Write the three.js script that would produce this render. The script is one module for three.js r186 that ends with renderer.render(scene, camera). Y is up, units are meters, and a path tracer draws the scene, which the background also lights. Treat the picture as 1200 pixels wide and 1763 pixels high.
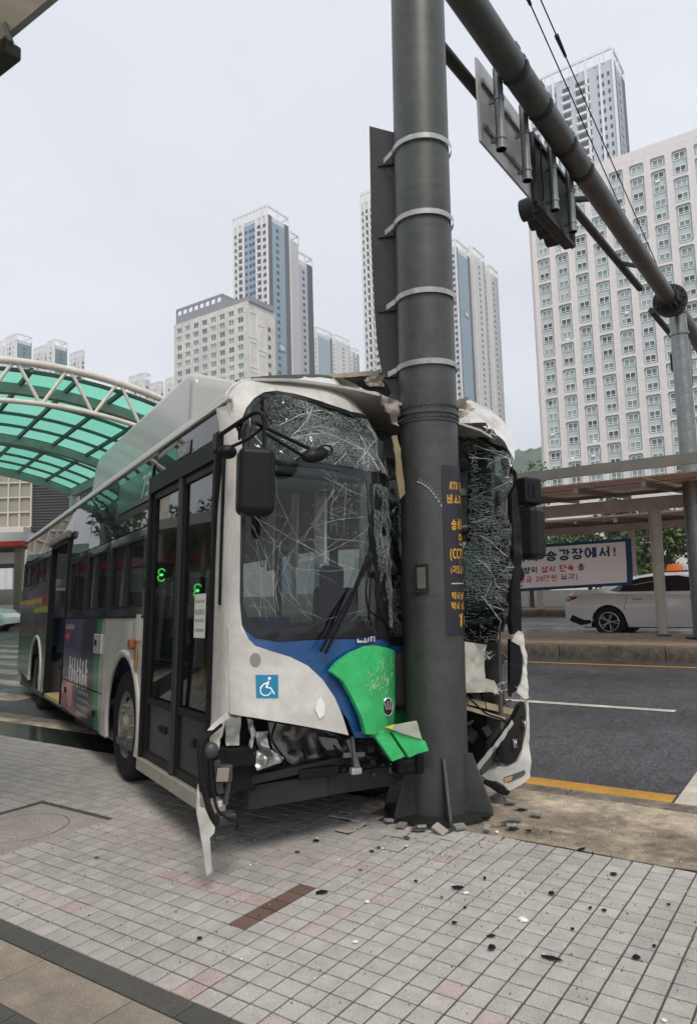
import * as THREE from 'three';
import { mergeGeometries, mergeVertices, toCreasedNormals } from 'three/addons/utils/BufferGeometryUtils.js';
import { TessellateModifier } from 'three/addons/modifiers/TessellateModifier.js';
import { RoundedBoxGeometry } from 'three/addons/geometries/RoundedBoxGeometry.js';

// ---------------------------------------------------------------- camera, sky, sun, exposure
const RAD = Math.PI / 180;
const FPX = 1240, PITCH = 6.1 * RAD, ROLL = -1.66 * RAD, EYE = 1.645;      // focal length in pixels of the 1200 x 1763 photograph
const scene = new THREE.Scene();
const camera = new THREE.PerspectiveCamera(2 * Math.atan(881.5 / FPX) / RAD, 1200 / 1763, 0.05, 4000);
camera.position.set(0, EYE, 0);
camera.rotation.set(PITCH, 0, ROLL);
camera.updateMatrixWorld();
scene.add(camera);

function rng(seed) { let s = seed >>> 0; return () => { s = (s + 0x6D2B79F5) >>> 0; let t = s; t = Math.imul(t ^ (t >>> 15), t | 1); t ^= t + Math.imul(t ^ (t >>> 7), t | 61); return ((t ^ (t >>> 14)) >>> 0) / 4294967296; }; }
function hash3(x, y, z) { let h = Math.imul(x, 374761393) + Math.imul(y, 668265263) + Math.imul(z, 2147483647 - 1274126177); h = Math.imul(h ^ (h >>> 13), 1274126177); return ((h ^ (h >>> 16)) >>> 0) / 4294967296; }
const fade = (t) => t * t * (3 - 2 * t);
function vnoise(x, y, z = 0, per = 0) {                                        // value noise in 0..1, tileable in x and y when per is set
  const xi = Math.floor(x), yi = Math.floor(y), zi = Math.floor(z), u = fade(x - xi), v = fade(y - yi), w = fade(z - zi);
  const m = (a) => (per ? ((a % per) + per) % per : a), L = (a, b, t) => a + (b - a) * t;
  const n = (a, b, c) => hash3(m(xi + a), m(yi + b), zi + c);
  return L(L(L(n(0, 0, 0), n(1, 0, 0), u), L(n(0, 1, 0), n(1, 1, 0), u), v), L(L(n(0, 0, 1), n(1, 0, 1), u), L(n(0, 1, 1), n(1, 1, 1), u), v), w);
}
function fbm(x, y, oct = 4, per = 0, z = 0) { let s = 0, a = 0.5, f = 1, t = 0; for (let k = 0; k < oct; k++) { s += a * vnoise(x * f, y * f, z + k * 7, per ? per * f : 0); t += a; a *= 0.5; f *= 2; } return s / t; }

{ // an overcast sky: thin, even cloud with soft patches
  const w = 1024, h = 512, data = new Float32Array(w * h * 4);
  for (let y = 0; y < h; y++) for (let x = 0; x < w; x++) {
    const el = (y + 0.5) / h * Math.PI - Math.PI / 2, az = x / w * 2 * Math.PI;
    const cx = Math.cos(el) * Math.cos(az), cy = Math.sin(el), cz = Math.cos(el) * Math.sin(az), k = 1 / (0.25 + Math.max(cy, 0));
    const n = fbm(cx * k * 1.4 + 11, cz * k * 1.4 + 5, 5), n2 = fbm(cx * k * 4 + 3, cz * k * 4 + 9, 4);
    const l = 0.5 + (n - 0.5) * 0.1 + (n2 - 0.5) * 0.04;
    const i = (y * w + x) * 4, d = Math.min(1, Math.max(0, (0.62 - n) * 1.5));
    data[i] = l * (0.96 - d * 0.02); data[i + 1] = l * 0.995; data[i + 2] = l * (1.075 + d * 0.02); data[i + 3] = 1;
  }
  const t = new THREE.DataTexture(data, w, h, THREE.RGBAFormat, THREE.FloatType);
  t.mapping = THREE.EquirectangularReflectionMapping; t.magFilter = THREE.LinearFilter; t.minFilter = THREE.LinearFilter; t.wrapS = THREE.RepeatWrapping; t.needsUpdate = true;
  scene.background = t; scene.environment = t;
}
const sun = new THREE.DirectionalLight(0xfff4e6, 1.5);
sun.position.set(10, 62, 34); sun.target.position.set(0, 0, -8);
sun.castShadow = true; sun.shadow.radius = 45; sun.shadow.mapSize.set(2048, 2048);
Object.assign(sun.shadow.camera, { left: -40, right: 40, top: 40, bottom: -40, near: 1, far: 160 });
scene.add(sun, sun.target);

const renderer = new THREE.WebGLRenderer({ antialias: true });
renderer.toneMapping = THREE.LinearToneMapping;
renderer.toneMappingExposure = 1.78;
renderer.outputColorSpace = THREE.SRGBColorSpace;
renderer.shadowMap.enabled = true;
scene.fog = new THREE.FogExp2(0xdfe5ec, 0.00055);

// ---------------------------------------------------------------- frames: photograph pixel -> direction; road frame (i along the road, j across it)
const V = (x, y, z) => new THREE.Vector3(x, y, z);
const Q0 = new THREE.Quaternion().setFromEuler(camera.rotation);
const EYEP = V(0, EYE, 0);
const ray = (px, py) => V((px - 600) / FPX, -(py - 881.5) / FPX, -1).applyQuaternion(Q0);
const onY = (px, py, y = 0) => { const d = ray(px, py); return EYEP.clone().addScaledVector(d, (y - EYE) / d.y); };
const atDepth = (px, py, z) => { const d = ray(px, py); return EYEP.clone().addScaledVector(d, z / -d.z); };
const TH = 34.8 * RAD, CT = Math.cos(TH), ST = Math.sin(TH), E1 = V(CT, 0, ST), E2 = V(ST, 0, -CT);
const W = (i, j, y = 0) => V(i * CT + j * ST, y, i * ST - j * CT);
const IJ = (p) => [p.x * CT + p.z * ST, p.x * ST - p.z * CT];
const onJ = (px, py, j) => { const d = ray(px, py); return EYEP.clone().addScaledVector(d, j / d.dot(E2)); };
const onI = (px, py, i) => { const d = ray(px, py); return EYEP.clone().addScaledVector(d, i / d.dot(E1)); };
const roadY = (j) => -0.05 + 0.02 * (j - 6);

// ---------------------------------------------------------------- textures and materials
function tex(w, h, fn, srgb = true) {                                          // fn(u, v) -> [r, g, b] in 0..1 (as stored)
  const d = new Uint8Array(w * h * 4);
  for (let y = 0; y < h; y++) for (let x = 0; x < w; x++) { const c = fn(x / w, y / h, x, y), i = (y * w + x) * 4; for (let k = 0; k < 3; k++) d[i + k] = Math.max(0, Math.min(255, c[k] * 255)); d[i + 3] = c.length > 3 ? c[3] * 255 : 255; }
  const t = new THREE.DataTexture(d, w, h); t.wrapS = t.wrapT = THREE.RepeatWrapping; t.magFilter = THREE.LinearFilter; t.minFilter = THREE.LinearMipmapLinearFilter; t.generateMipmaps = true;
  if (srgb) t.colorSpace = THREE.SRGBColorSpace; t.needsUpdate = true; return t;
}
function rep(t, m) { const c = t.clone(); c.repeat.set(1 / m, 1 / m); c.needsUpdate = true; return c; }   // one picture every m metres of uv
function canvas(w, h, draw) { const c = document.createElement('canvas'); c.width = w; c.height = h; draw(c.getContext('2d'), w, h); const t = new THREE.CanvasTexture(c); t.colorSpace = THREE.SRGBColorSpace; t.anisotropy = 8; return t; }
const g3 = (v) => [v, v, v];
const r1 = rng(5);
const T = {};
{
  const sp = new Float32Array(512 * 512); for (let k = 0; k < sp.length; k++) sp[k] = r1();
  const S = (x, y) => sp[((y & 511) << 9) | (x & 511)];
  T.granite = tex(512, 512, (u, v, x, y) => { const a = S(x >> 1, y >> 1), b = S((x >> 2) + 99, (y >> 2) + 31); let l = 0.83 + 0.12 * (fbm(u * 8, v * 8, 3, 8) - 0.5) + 0.1 * (S(x, y) - 0.5); if (a > 0.93) l -= 0.28; if (b > 0.965) l -= 0.2; if (a < 0.06) l += 0.12; return [l, l * 0.99, l * 0.975]; });
  T.slab = tex(512, 512, (u, v, x, y) => { const a = S(x >> 1, y >> 1), b = S((x >> 2) + 7, (y >> 2) + 3); let l = 0.8 + 0.2 * (fbm(u * 6, v * 6, 4, 6) - 0.5) + 0.16 * (S(x, y) - 0.5); if (a > 0.9) l -= 0.18; if (b > 0.95) l += 0.14; return [l, l * 0.96, l * 0.9]; });
  T.concrete = tex(1024, 1024, (u, v, x, y) => { const n = fbm(u * 5, v * 5, 6, 5), m = fbm(u * 26, v * 26, 4, 26, 30), a = S(x, y); let l = 0.62 + 0.5 * (n - 0.5) + 0.32 * (m - 0.5) + 0.22 * (a - 0.5); if (S(x >> 1, y >> 1) > 0.975) l += 0.2; if (S((x >> 2) + 9, y >> 2) > 0.985) l -= 0.25; return [l, l * (0.945 + 0.03 * (n - 0.5)), l * 0.86]; });
  T.asphalt = tex(1024, 1024, (u, v, x, y) => { const n = fbm(u * 4, v * 4, 6, 4), m = fbm(u * 60, v * 14, 3, 0, 60); let l = 0.52 + 0.34 * (n - 0.5) + 0.4 * (S(x, y) - 0.5) + 0.14 * (m - 0.5) + 0.34 * (S(x >> 2, (y >> 2) + 77) - 0.5) + 0.2 * (S(x >> 3, (y >> 3) + 11) - 0.5); if (S(x >> 1, y >> 1) > 0.95) l += 0.25; return [l, l, l * 1.03]; });
  T.asphaltR = tex(512, 512, (u, v, x, y) => g3(0.42 + 0.7 * (fbm(u * 6, v * 6, 5, 6, 9) - 0.5) + 0.22 * (S(x, y) - 0.5)), false);
  T.bumpFine = tex(512, 512, (u, v, x, y) => g3(0.5 + 0.6 * (fbm(u * 40, v * 40, 3, 40) - 0.5) + 0.4 * (S(x, y) - 0.5)), false);
  T.dirt = tex(512, 512, (u, v, x, y) => { const n = fbm(u * 6, v * 6, 5, 6, 3), m = fbm(u * 30, v * 30, 3, 30, 8); const l = 0.9 + 0.16 * (n - 0.5) + 0.1 * (m - 0.5) + 0.03 * (S(x, y) - 0.5); return [l, l * 0.995, l * 0.98]; });
  T.steel = tex(512, 512, (u, v, x, y) => { const n = fbm(u * 7, v * 3, 5, 7, 3), m = fbm(u * 50, v * 50, 2, 50, 8), k = fbm(u * 3, v * 30, 3, 0, 4); const l = 0.74 + 0.2 * (n - 0.5) + 0.1 * (m - 0.5) + 0.08 * (k - 0.5) + 0.08 * (S(x, y) - 0.5); return [l * 0.985, l, l * 0.985]; });
  T.wave = tex(256, 256, (u, v) => g3(0.5 + 0.9 * (fbm(u * 3, v * 3, 2, 3, 17) - 0.5)), false);
}
T.steelCol = T.steel;
function mat(c, rough = 0.6, metal = 0, o = {}) {
  const { phys, ...rest } = o; const color = Array.isArray(c) ? new THREE.Color().setRGB(...c) : new THREE.Color(c);
  return new (phys ? THREE.MeshPhysicalMaterial : THREE.MeshStandardMaterial)({ color, roughness: rough, metalness: metal, ...rest });
}
const glass = (tint = [1, 1, 1], rough = 0.02) => mat(tint, rough, 0, { phys: 1, transmission: 1, thickness: 0, ior: 1.5, side: THREE.DoubleSide });
const M = {
  tile: [], tileFar: null,
  grout: mat([0.085, 0.076, 0.067], 0.95, 0, { map: rep(T.dirt, 0.7) }),
  whitePaint: mat([0.72, 0.72, 0.71], 0.28, 0, { phys: 1, map: rep(T.dirt, 1.3), clearcoat: 0.9, clearcoatRoughness: 0.06 }),
  greyPaint: mat([0.5, 0.5, 0.48], 0.4, 0, { map: rep(T.dirt, 1.1) }),
  bluePaint: mat([0.01, 0.085, 0.28], 0.25, 0, { phys: 1, clearcoat: 0.5, clearcoatRoughness: 0.1, map: rep(T.dirt, 0.8) }),
  greenPaint: mat([0.045, 0.6, 0.19], 0.34, 0, { phys: 1, clearcoat: 0.3, clearcoatRoughness: 0.2, map: rep(T.dirt, 0.6) }),
  black: mat([0.008, 0.008, 0.009], 0.5, 0, { phys: 1, specularIntensity: 0.35 }),
  blackGloss: mat([0.008, 0.008, 0.01], 0.07, 0),
  rubber: mat([0.013, 0.013, 0.014], 0.85, 0, { phys: 1, specularIntensity: 0.4, bumpMap: rep(T.bumpFine, 0.4), bumpScale: 0.002 }),
  plastic: mat([0.007, 0.0075, 0.0095], 0.42, 0, { phys: 1, specularIntensity: 0.45, bumpMap: rep(T.bumpFine, 0.15), bumpScale: 0.0006 }),
  galv: mat([0.122, 0.129, 0.127], 0.42, 0.25, { map: rep(T.steel, 1.6) }),
  galvLight: mat([0.48, 0.5, 0.5], 0.36, 0.75, { map: rep(T.steel, 0.8) }),
  darkSteel: mat([0.055, 0.058, 0.056], 0.55, 0.4, { map: rep(T.steel, 0.9) }),
  bandSteel: mat([0.75, 0.76, 0.76], 0.35, 0.5, { map: rep(T.steel, 0.5) }),
  foil: mat([0.9, 0.9, 0.88], 0.3, 0.9, { map: rep(T.steel, 0.5) }),
  interior: mat([0.08, 0.08, 0.078], 0.8), interiorDark: mat([0.015, 0.0155, 0.0165], 0.8, 0, { phys: 1, specularIntensity: 0.4 }),
  yellowPole: mat([0.62, 0.4, 0.06], 0.35),
};

// ---------------------------------------------------------------- geometry helpers
function metricUV(g) {                                                          // uv in metres from the face's main direction
  if (g.index) g = g.toNonIndexed();
  const p = g.attributes.position, uv = new Float32Array(p.count * 2), a = V(), b = V(), c = V();
  for (let k = 0; k < p.count; k += 3) {
    a.fromBufferAttribute(p, k); b.fromBufferAttribute(p, k + 1); c.fromBufferAttribute(p, k + 2);
    const n = b.clone().sub(a).cross(c.clone().sub(a)), ax = Math.abs(n.x), ay = Math.abs(n.y), az = Math.abs(n.z);
    [a, b, c].forEach((q, m) => { const [s, t] = ay >= ax && ay >= az ? [q.x, -q.z] : ax >= az ? [q.z, q.y] : [q.x, q.y]; uv[(k + m) * 2] = s; uv[(k + m) * 2 + 1] = t; });
  }
  g.setAttribute('uv', new THREE.BufferAttribute(uv, 2)); return g;
}
const PLAIN = ['position', 'normal', 'uv'];
function plain(g, keepUV) { g = g.index ? g.toNonIndexed() : g; for (const k of Object.keys(g.attributes)) if (!PLAIN.includes(k)) g.deleteAttribute(k); if (!g.attributes.normal) g.computeVertexNormals(); return keepUV && g.attributes.uv ? g : metricUV(g); }
class MB {                                                                      // collects shapes of ONE part
  constructor() { this.l = []; }
  add(g, m, keep) { g = g.clone(); if (m) g.applyMatrix4(m); this.l.push(plain(g, keep)); return this; }
  box(cx, cy, cz, sx, sy, sz, ry = 0, rx = 0, rz = 0) { return this.add(new THREE.BoxGeometry(sx, sy, sz), new THREE.Matrix4().compose(V(cx, cy, cz), new THREE.Quaternion().setFromEuler(new THREE.Euler(rx, ry, rz, 'YXZ')), V(1, 1, 1))); }
  rbox(cx, cy, cz, sx, sy, sz, r = 0.01, ry = 0, rx = 0, rz = 0, seg = 2) { return this.add(new RoundedBoxGeometry(sx, sy, sz, seg, Math.min(r, sx / 2.01, sy / 2.01, sz / 2.01)), new THREE.Matrix4().compose(V(cx, cy, cz), new THREE.Quaternion().setFromEuler(new THREE.Euler(rx, ry, rz, 'YXZ')), V(1, 1, 1))); }
  cyl(a, b, r0, r1 = r0, seg = 12, open = false) {
    a = a.isVector3 ? a : V(...a); b = b.isVector3 ? b : V(...b); const d = b.clone().sub(a), L = d.length();
    return this.add(new THREE.CylinderGeometry(r1, r0, L, seg, 1, open), new THREE.Matrix4().compose(a.clone().add(b).multiplyScalar(0.5), new THREE.Quaternion().setFromUnitVectors(V(0, 1, 0), d.normalize()), V(1, 1, 1)));
  }
  tube(pts, r, seg = 24, rs = 6) { return this.add(new THREE.TubeGeometry(new THREE.CatmullRomCurve3(pts.map((q) => (q.isVector3 ? q : V(...q))), false, 'catmullrom', 0.4), seg, r, rs)); }
  bar(a, b, w, h = w) { a = a.isVector3 ? a : V(...a); b = b.isVector3 ? b : V(...b); const d = b.clone().sub(a); const L = d.length(); const m = new THREE.Matrix4().lookAt(a, b, Math.abs(d.y) > 0.95 * L ? V(1, 0, 0) : V(0, 1, 0)); m.setPosition(a.clone().add(b).multiplyScalar(0.5)); return this.add(new THREE.BoxGeometry(w, h, L), m); }
  sph(c, r, sx = 1, sy = 1, sz = 1, seg = 16) { return this.add(new THREE.SphereGeometry(r, seg, Math.ceil(seg * 0.7)), new THREE.Matrix4().compose(V(...c), new THREE.Quaternion(), V(sx, sy, sz))); }
  geo() { return this.l.length === 1 ? this.l[0] : mergeGeometries(this.l); }
  mesh(name, m, parent = scene) { return obj(name, this.geo(), m, parent); }
}
const mb = () => new MB();
const taken = new Map();
function numbered(n) { const k = taken.get(n) || 0; taken.set(n, k + 1); return k ? `${n}_${String(k).padStart(3, '0')}` : n; }
function obj(name, g, m, parent = scene) {
  const o = new THREE.Mesh(g, m); o.name = parent === scene ? numbered(name) : name; o.castShadow = true; o.receiveShadow = true; parent.add(o); return o;
}
function tag(o, label, category, group) { o.userData.label = label; o.userData.category = category; if (group) o.userData.group = group; return o; }
function structure(o, label) { o.userData.kind = 'structure'; if (label) o.userData.label = label; return o; }
function thing(name, label, category, pos = V(0, 0, 0), ry = 0, group) { const o = new THREE.Group(); o.name = numbered(name); o.position.copy(pos); o.rotation.y = ry; scene.add(o); return tag(o, label, category, group); }
const stuff = (o) => { o.userData.kind = 'stuff'; return o; };
// a flat quad given by four corners (counter-clockwise), uv 0..1
function quad(a, b, c, d) { const g = new THREE.BufferGeometry(); const p = [a, b, c, a, c, d].flatMap((q) => [q.x, q.y, q.z]); g.setAttribute('position', new THREE.Float32BufferAttribute(p, 3)); g.setAttribute('uv', new THREE.Float32BufferAttribute([0, 0, 1, 0, 1, 1, 0, 0, 1, 1, 0, 1], 2)); g.computeVertexNormals(); return g; }
// a polygon in the plane (a, b), cut fine and bent by map(a, b) -> Vector3; gets a rim of thickness along dir
function sheet(poly, map, { thick = 0.012, dir = V(1, 0, 0), edge = 0.07, holes = [], rim = true, back = true } = {}) {
  const c = poly.map((q) => new THREE.Vector2(q[0], q[1])); if (THREE.ShapeUtils.isClockWise(c)) c.reverse();
  const hs = holes.map((h) => { const k = h.map((q) => new THREE.Vector2(q[0], q[1])); if (!THREE.ShapeUtils.isClockWise(k)) k.reverse(); return k; });
  const tri = THREE.ShapeUtils.triangulateShape(c, hs), all = c.concat(...hs);
  let g = new THREE.BufferGeometry(); g.setAttribute('position', new THREE.Float32BufferAttribute(tri.flat().flatMap((k) => [all[k].x, all[k].y, 0]), 3));
  g = new TessellateModifier(edge, 14).modify(g); for (const k of Object.keys(g.attributes)) if (k !== 'position') g.deleteAttribute(k);
  const p0 = g.attributes.position.clone();
  const bend = (off) => { const q = g.clone(), p = q.attributes.position; for (let k = 0; k < p.count; k++) { const v = map(p0.getX(k), p0.getY(k)); if (off) v.addScaledVector(dir, off); p.setXYZ(k, v.x, v.y, v.z); } const m = mergeVertices(q, 1e-4); m.computeVertexNormals(); const o = m.toNonIndexed(); const uv = []; for (let k = 0; k < p0.count; k++) uv.push(p0.getX(k), p0.getY(k)); o.setAttribute('uv', new THREE.Float32BufferAttribute(uv.length / 2 === o.attributes.position.count ? uv : new Array(o.attributes.position.count * 2).fill(0), 2)); return o; };
  const parts = [bend(0)];
  if (rim && thick) {
    const pos = [];
    for (const loop of [c, ...hs]) for (let k = 0; k < loop.length; k++) { const a = loop[k], b = loop[(k + 1) % loop.length], n = Math.max(1, Math.ceil(a.distanceTo(b) / edge)); for (let s = 0; s < n; s++) { const q = a.clone().lerp(b, s / n), r = a.clone().lerp(b, (s + 1) / n), A = map(q.x, q.y), B = map(r.x, r.y), A2 = A.clone().addScaledVector(dir, thick), B2 = B.clone().addScaledVector(dir, thick); for (const v of [A, A2, B2, A, B2, B]) pos.push(v.x, v.y, v.z); } }
    const r = new THREE.BufferGeometry(); r.setAttribute('position', new THREE.Float32BufferAttribute(pos, 3)); r.computeVertexNormals(); parts.push(metricUV(r));
    if (back) parts.push(bend(thick));
  }
  return mergeGeometries(parts);
}
// ---------------------------------------------------------------- Hangul lettering drawn stroke by stroke (no font here holds it)
const LEAD = 'ㄱㄲㄴㄷㄸㄹㅁㅂㅃㅅㅆㅇㅈㅉㅊㅋㅌㅍㅎ', VOW = 'ㅏㅐㅑㅒㅓㅔㅕㅖㅗㅘㅙㅚㅛㅜㅝㅞㅟㅠㅡㅢㅣ', TAIL = ' ㄱㄲㄳㄴㄵㄶㄷㄹㄺㄻㄼㄽㄾㄿㅀㅁㅂㅄㅅㅆㅇㅈㅊㅋㅌㅍㅎ';
const CONS = {
  ㄱ: [[0, 0, 1, 0, 0.9, 1]], ㄴ: [[0, 0, 0, 1, 1, 1]], ㄷ: [[1, 0, 0, 0, 0, 1, 1, 1]], ㄹ: [[0, 0, 1, 0, 1, 0.5, 0, 0.5, 0, 1, 1, 1]], ㅁ: [[0, 0, 1, 0, 1, 1, 0, 1, 0, 0]], ㅂ: [[0, 0, 0, 1, 1, 1, 1, 0], [0, 0.5, 1, 0.5]],
  ㅅ: [[0.5, 0, 0.45, 0.4, 0, 1], [0.47, 0.4, 1, 1]], ㅇ: 'o', ㅈ: [[0, 0, 1, 0], [0.5, 0, 0.45, 0.45, 0, 1], [0.48, 0.45, 1, 1]], ㅊ: [[0.5, -0.2, 0.5, 0.02], [0, 0.14, 1, 0.14], [0.5, 0.14, 0.45, 0.5, 0, 1], [0.48, 0.5, 1, 1]], ㅋ: [[0, 0, 1, 0, 0.9, 1], [0, 0.45, 0.95, 0.45]], ㅌ: [[1, 0, 0, 0, 0, 1, 1, 1], [0, 0.5, 0.95, 0.5]], ㅍ: [[0, 0, 1, 0], [0, 1, 1, 1], [0.28, 0, 0.28, 1], [0.72, 0, 0.72, 1]], ㅎ: 'h',
};
function jamo(x, ch, a, b, w, h) {
  const s = CONS[ch]; if (!s) return; x.beginPath();
  if (s === 'o') { x.ellipse(a + w / 2, b + h / 2, w / 2, h / 2, 0, 0, 7); x.stroke(); return; }
  if (s === 'h') { x.moveTo(a + w * 0.3, b - h * 0.05); x.lineTo(a + w * 0.7, b - h * 0.05); x.moveTo(a, b + h * 0.22); x.lineTo(a + w, b + h * 0.22); x.stroke(); x.beginPath(); x.ellipse(a + w / 2, b + h * 0.7, w * 0.38, h * 0.3, 0, 0, 7); x.stroke(); return; }
  for (const l of s) for (let k = 0; k < l.length; k += 2) (k ? x.lineTo(a + l[k] * w, b + l[k + 1] * h) : x.moveTo(a + l[k] * w, b + l[k + 1] * h)); x.stroke();
}
function syllable(x, ch, a, b, s, lw) {                                          // one syllable in the square at (a, b) of side s
  const c = ch.charCodeAt(0) - 0xAC00, L = LEAD[Math.floor(c / 588)], v = VOW[Math.floor((c % 588) / 28)], t = TAIL[c % 28], has = t !== ' ';
  x.lineWidth = lw; x.lineJoin = 'miter'; x.lineCap = 'butt';
  const H = has ? 0.5 : 0.86, line = (...p) => { x.beginPath(); x.moveTo(a + p[0] * s, b + p[1] * s); x.lineTo(a + p[2] * s, b + p[3] * s); x.stroke(); };
  const vert = 'ㅏㅐㅑㅓㅔㅕㅣ'.includes(v), hor = 'ㅗㅛㅜㅠㅡ'.includes(v), y0 = 0.08, vb = has ? 0.58 : 0.96;
  if (vert) {
    const dbl = 'ㅐㅔ'.includes(v); jamo(x, L, a + 0.08 * s, b + (y0 + 0.04) * s, (dbl ? 0.36 : 0.46) * s, (H - 0.12) * s);
    const X = dbl ? 0.86 : 0.78, m = (y0 + vb) / 2; line(X, 0.03, X, vb);
    if (v === 'ㅏ') line(X, m, 1, m); if (v === 'ㅑ') { line(X, m - 0.1, 1, m - 0.1); line(X, m + 0.1, 1, m + 0.1); }
    if (v === 'ㅓ') line(X - 0.2, m, X, m); if (v === 'ㅕ') { line(X - 0.2, m - 0.09, X, m - 0.09); line(X - 0.2, m + 0.09, X, m + 0.09); }
    if (v === 'ㅐ') { line(0.66, 0.05, 0.66, vb); line(0.66, m, X, m); } if (v === 'ㅔ') { line(0.68, 0.05, 0.68, vb); line(0.5, m, 0.68, m); }
  } else if (hor) {
    const hy = has ? 0.5 : 0.8, up = 'ㅗㅛ'.includes(v), dn = 'ㅜㅠ'.includes(v), lh = hy - (up ? 0.2 : 0.1) - y0;
    jamo(x, L, a + 0.22 * s, b + (y0 + 0.02) * s, 0.56 * s, (lh - 0.02) * s); line(0.02, hy, 0.98, hy);
    if (v === 'ㅗ') line(0.5, hy - 0.17, 0.5, hy); if (v === 'ㅛ') { line(0.36, hy - 0.16, 0.36, hy); line(0.64, hy - 0.16, 0.64, hy); }
    if (dn) line(0.5, hy, 0.5, hy + (has ? 0.13 : 0.18));
  } else {
    jamo(x, L, a + 0.1 * s, b + (y0 + 0.04) * s, 0.46 * s, (H * 0.5) * s); const hy = y0 + H * 0.5 + 0.18; line(0.0, hy, 0.68, hy - 0.02); line(0.82, 0.03, 0.82, vb);
    const o = 'ㅘㅙㅚ'.includes(v); line(0.33, o ? hy - 0.14 : hy, 0.33, o ? hy : hy + 0.16); if (v === 'ㅘ') line(0.82, 0.35, 1, 0.35); if (v === 'ㅝ') line(0.66, hy + 0.1, 0.82, hy + 0.1);
  }
  if (has) jamo(x, t, a + 0.2 * s, b + 0.7 * s, 0.6 * s, 0.26 * s);
}
function hangul(x, str, a, b, s, lw, sx = 1) {                                    // returns the end position
  x.save(); x.strokeStyle = x.fillStyle; x.translate(a, b); x.scale(sx, 1); let p = 0;
  for (const ch of str) {
    const c = ch.charCodeAt(0);
    if (c >= 0xAC00 && c <= 0xD7A3) { syllable(x, ch, p, 0, s, lw); p += s * 1.12; } else if (ch === ' ') p += s * 0.45; else { x.font = `bold ${s * 1.05}px sans-serif`; x.textBaseline = 'alphabetic'; x.fillText(ch, p, s * 0.93); p += x.measureText(ch).width + s * 0.03; }
  }
  x.restore(); return a + p * sx;
}

// ---------------------------------------------------------------- ground
const RY = -TH;                                                                 // turns local (i, y, -j) into the world
const inRoad = (o) => { o.rotation.y = RY; return o; };
function flat(i0, i1, j0, j1, yf, ni = 1, nj = 1) {                              // a level or tilted sheet in the road frame, uv in metres
  const g = new THREE.PlaneGeometry(i1 - i0, j1 - j0, ni, nj).rotateX(-Math.PI / 2).translate((i0 + i1) / 2, 0, -(j0 + j1) / 2); const p = g.attributes.position, uv = g.attributes.uv;
  for (let k = 0; k < p.count; k++) { p.setY(k, typeof yf === 'function' ? yf(-p.getZ(k), p.getX(k)) : yf); uv.setXY(k, p.getX(k), -p.getZ(k)); } g.computeVertexNormals(); return g;
}
const asphaltMat = mat([0.21, 0.213, 0.222], 1, 0, { map: rep(T.asphalt, 3.1), roughnessMap: rep(T.asphaltR, 3.7), bumpMap: rep(T.bumpFine, 0.9), bumpScale: 0.012 });
const concreteMat = mat([0.84, 0.8, 0.74], 0.9, 0, { map: rep(T.concrete, 1.7), bumpMap: rep(T.concrete, 0.9), bumpScale: 0.004 });
structure(inRoad(obj('ground', flat(-1500, 1500, 18.4, 2600, 0.17), mat([0.16, 0.165, 0.15], 0.95, 0, { map: rep(T.concrete, 9) }))), 'grey ground stretching away behind the road and platforms');
structure(inRoad(obj('road', flat(-220, 90, 5.9, 18.4, (j) => roadY(j)), asphaltMat)), 'dark damp asphalt road beyond the kerb');
const pave = structure(inRoad(obj('pavement', flat(-220, 40, -40, 5.72, -0.009), mat([0.95, 0.9, 0.84], 0.95, 0, { map: rep(T.concrete, 2.1) }))), 'pavement laid with small square grey tiles');
const TS = 0.115, TG = 0.0095, TJ0 = 2.165, TI0 = -2.71;
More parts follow.
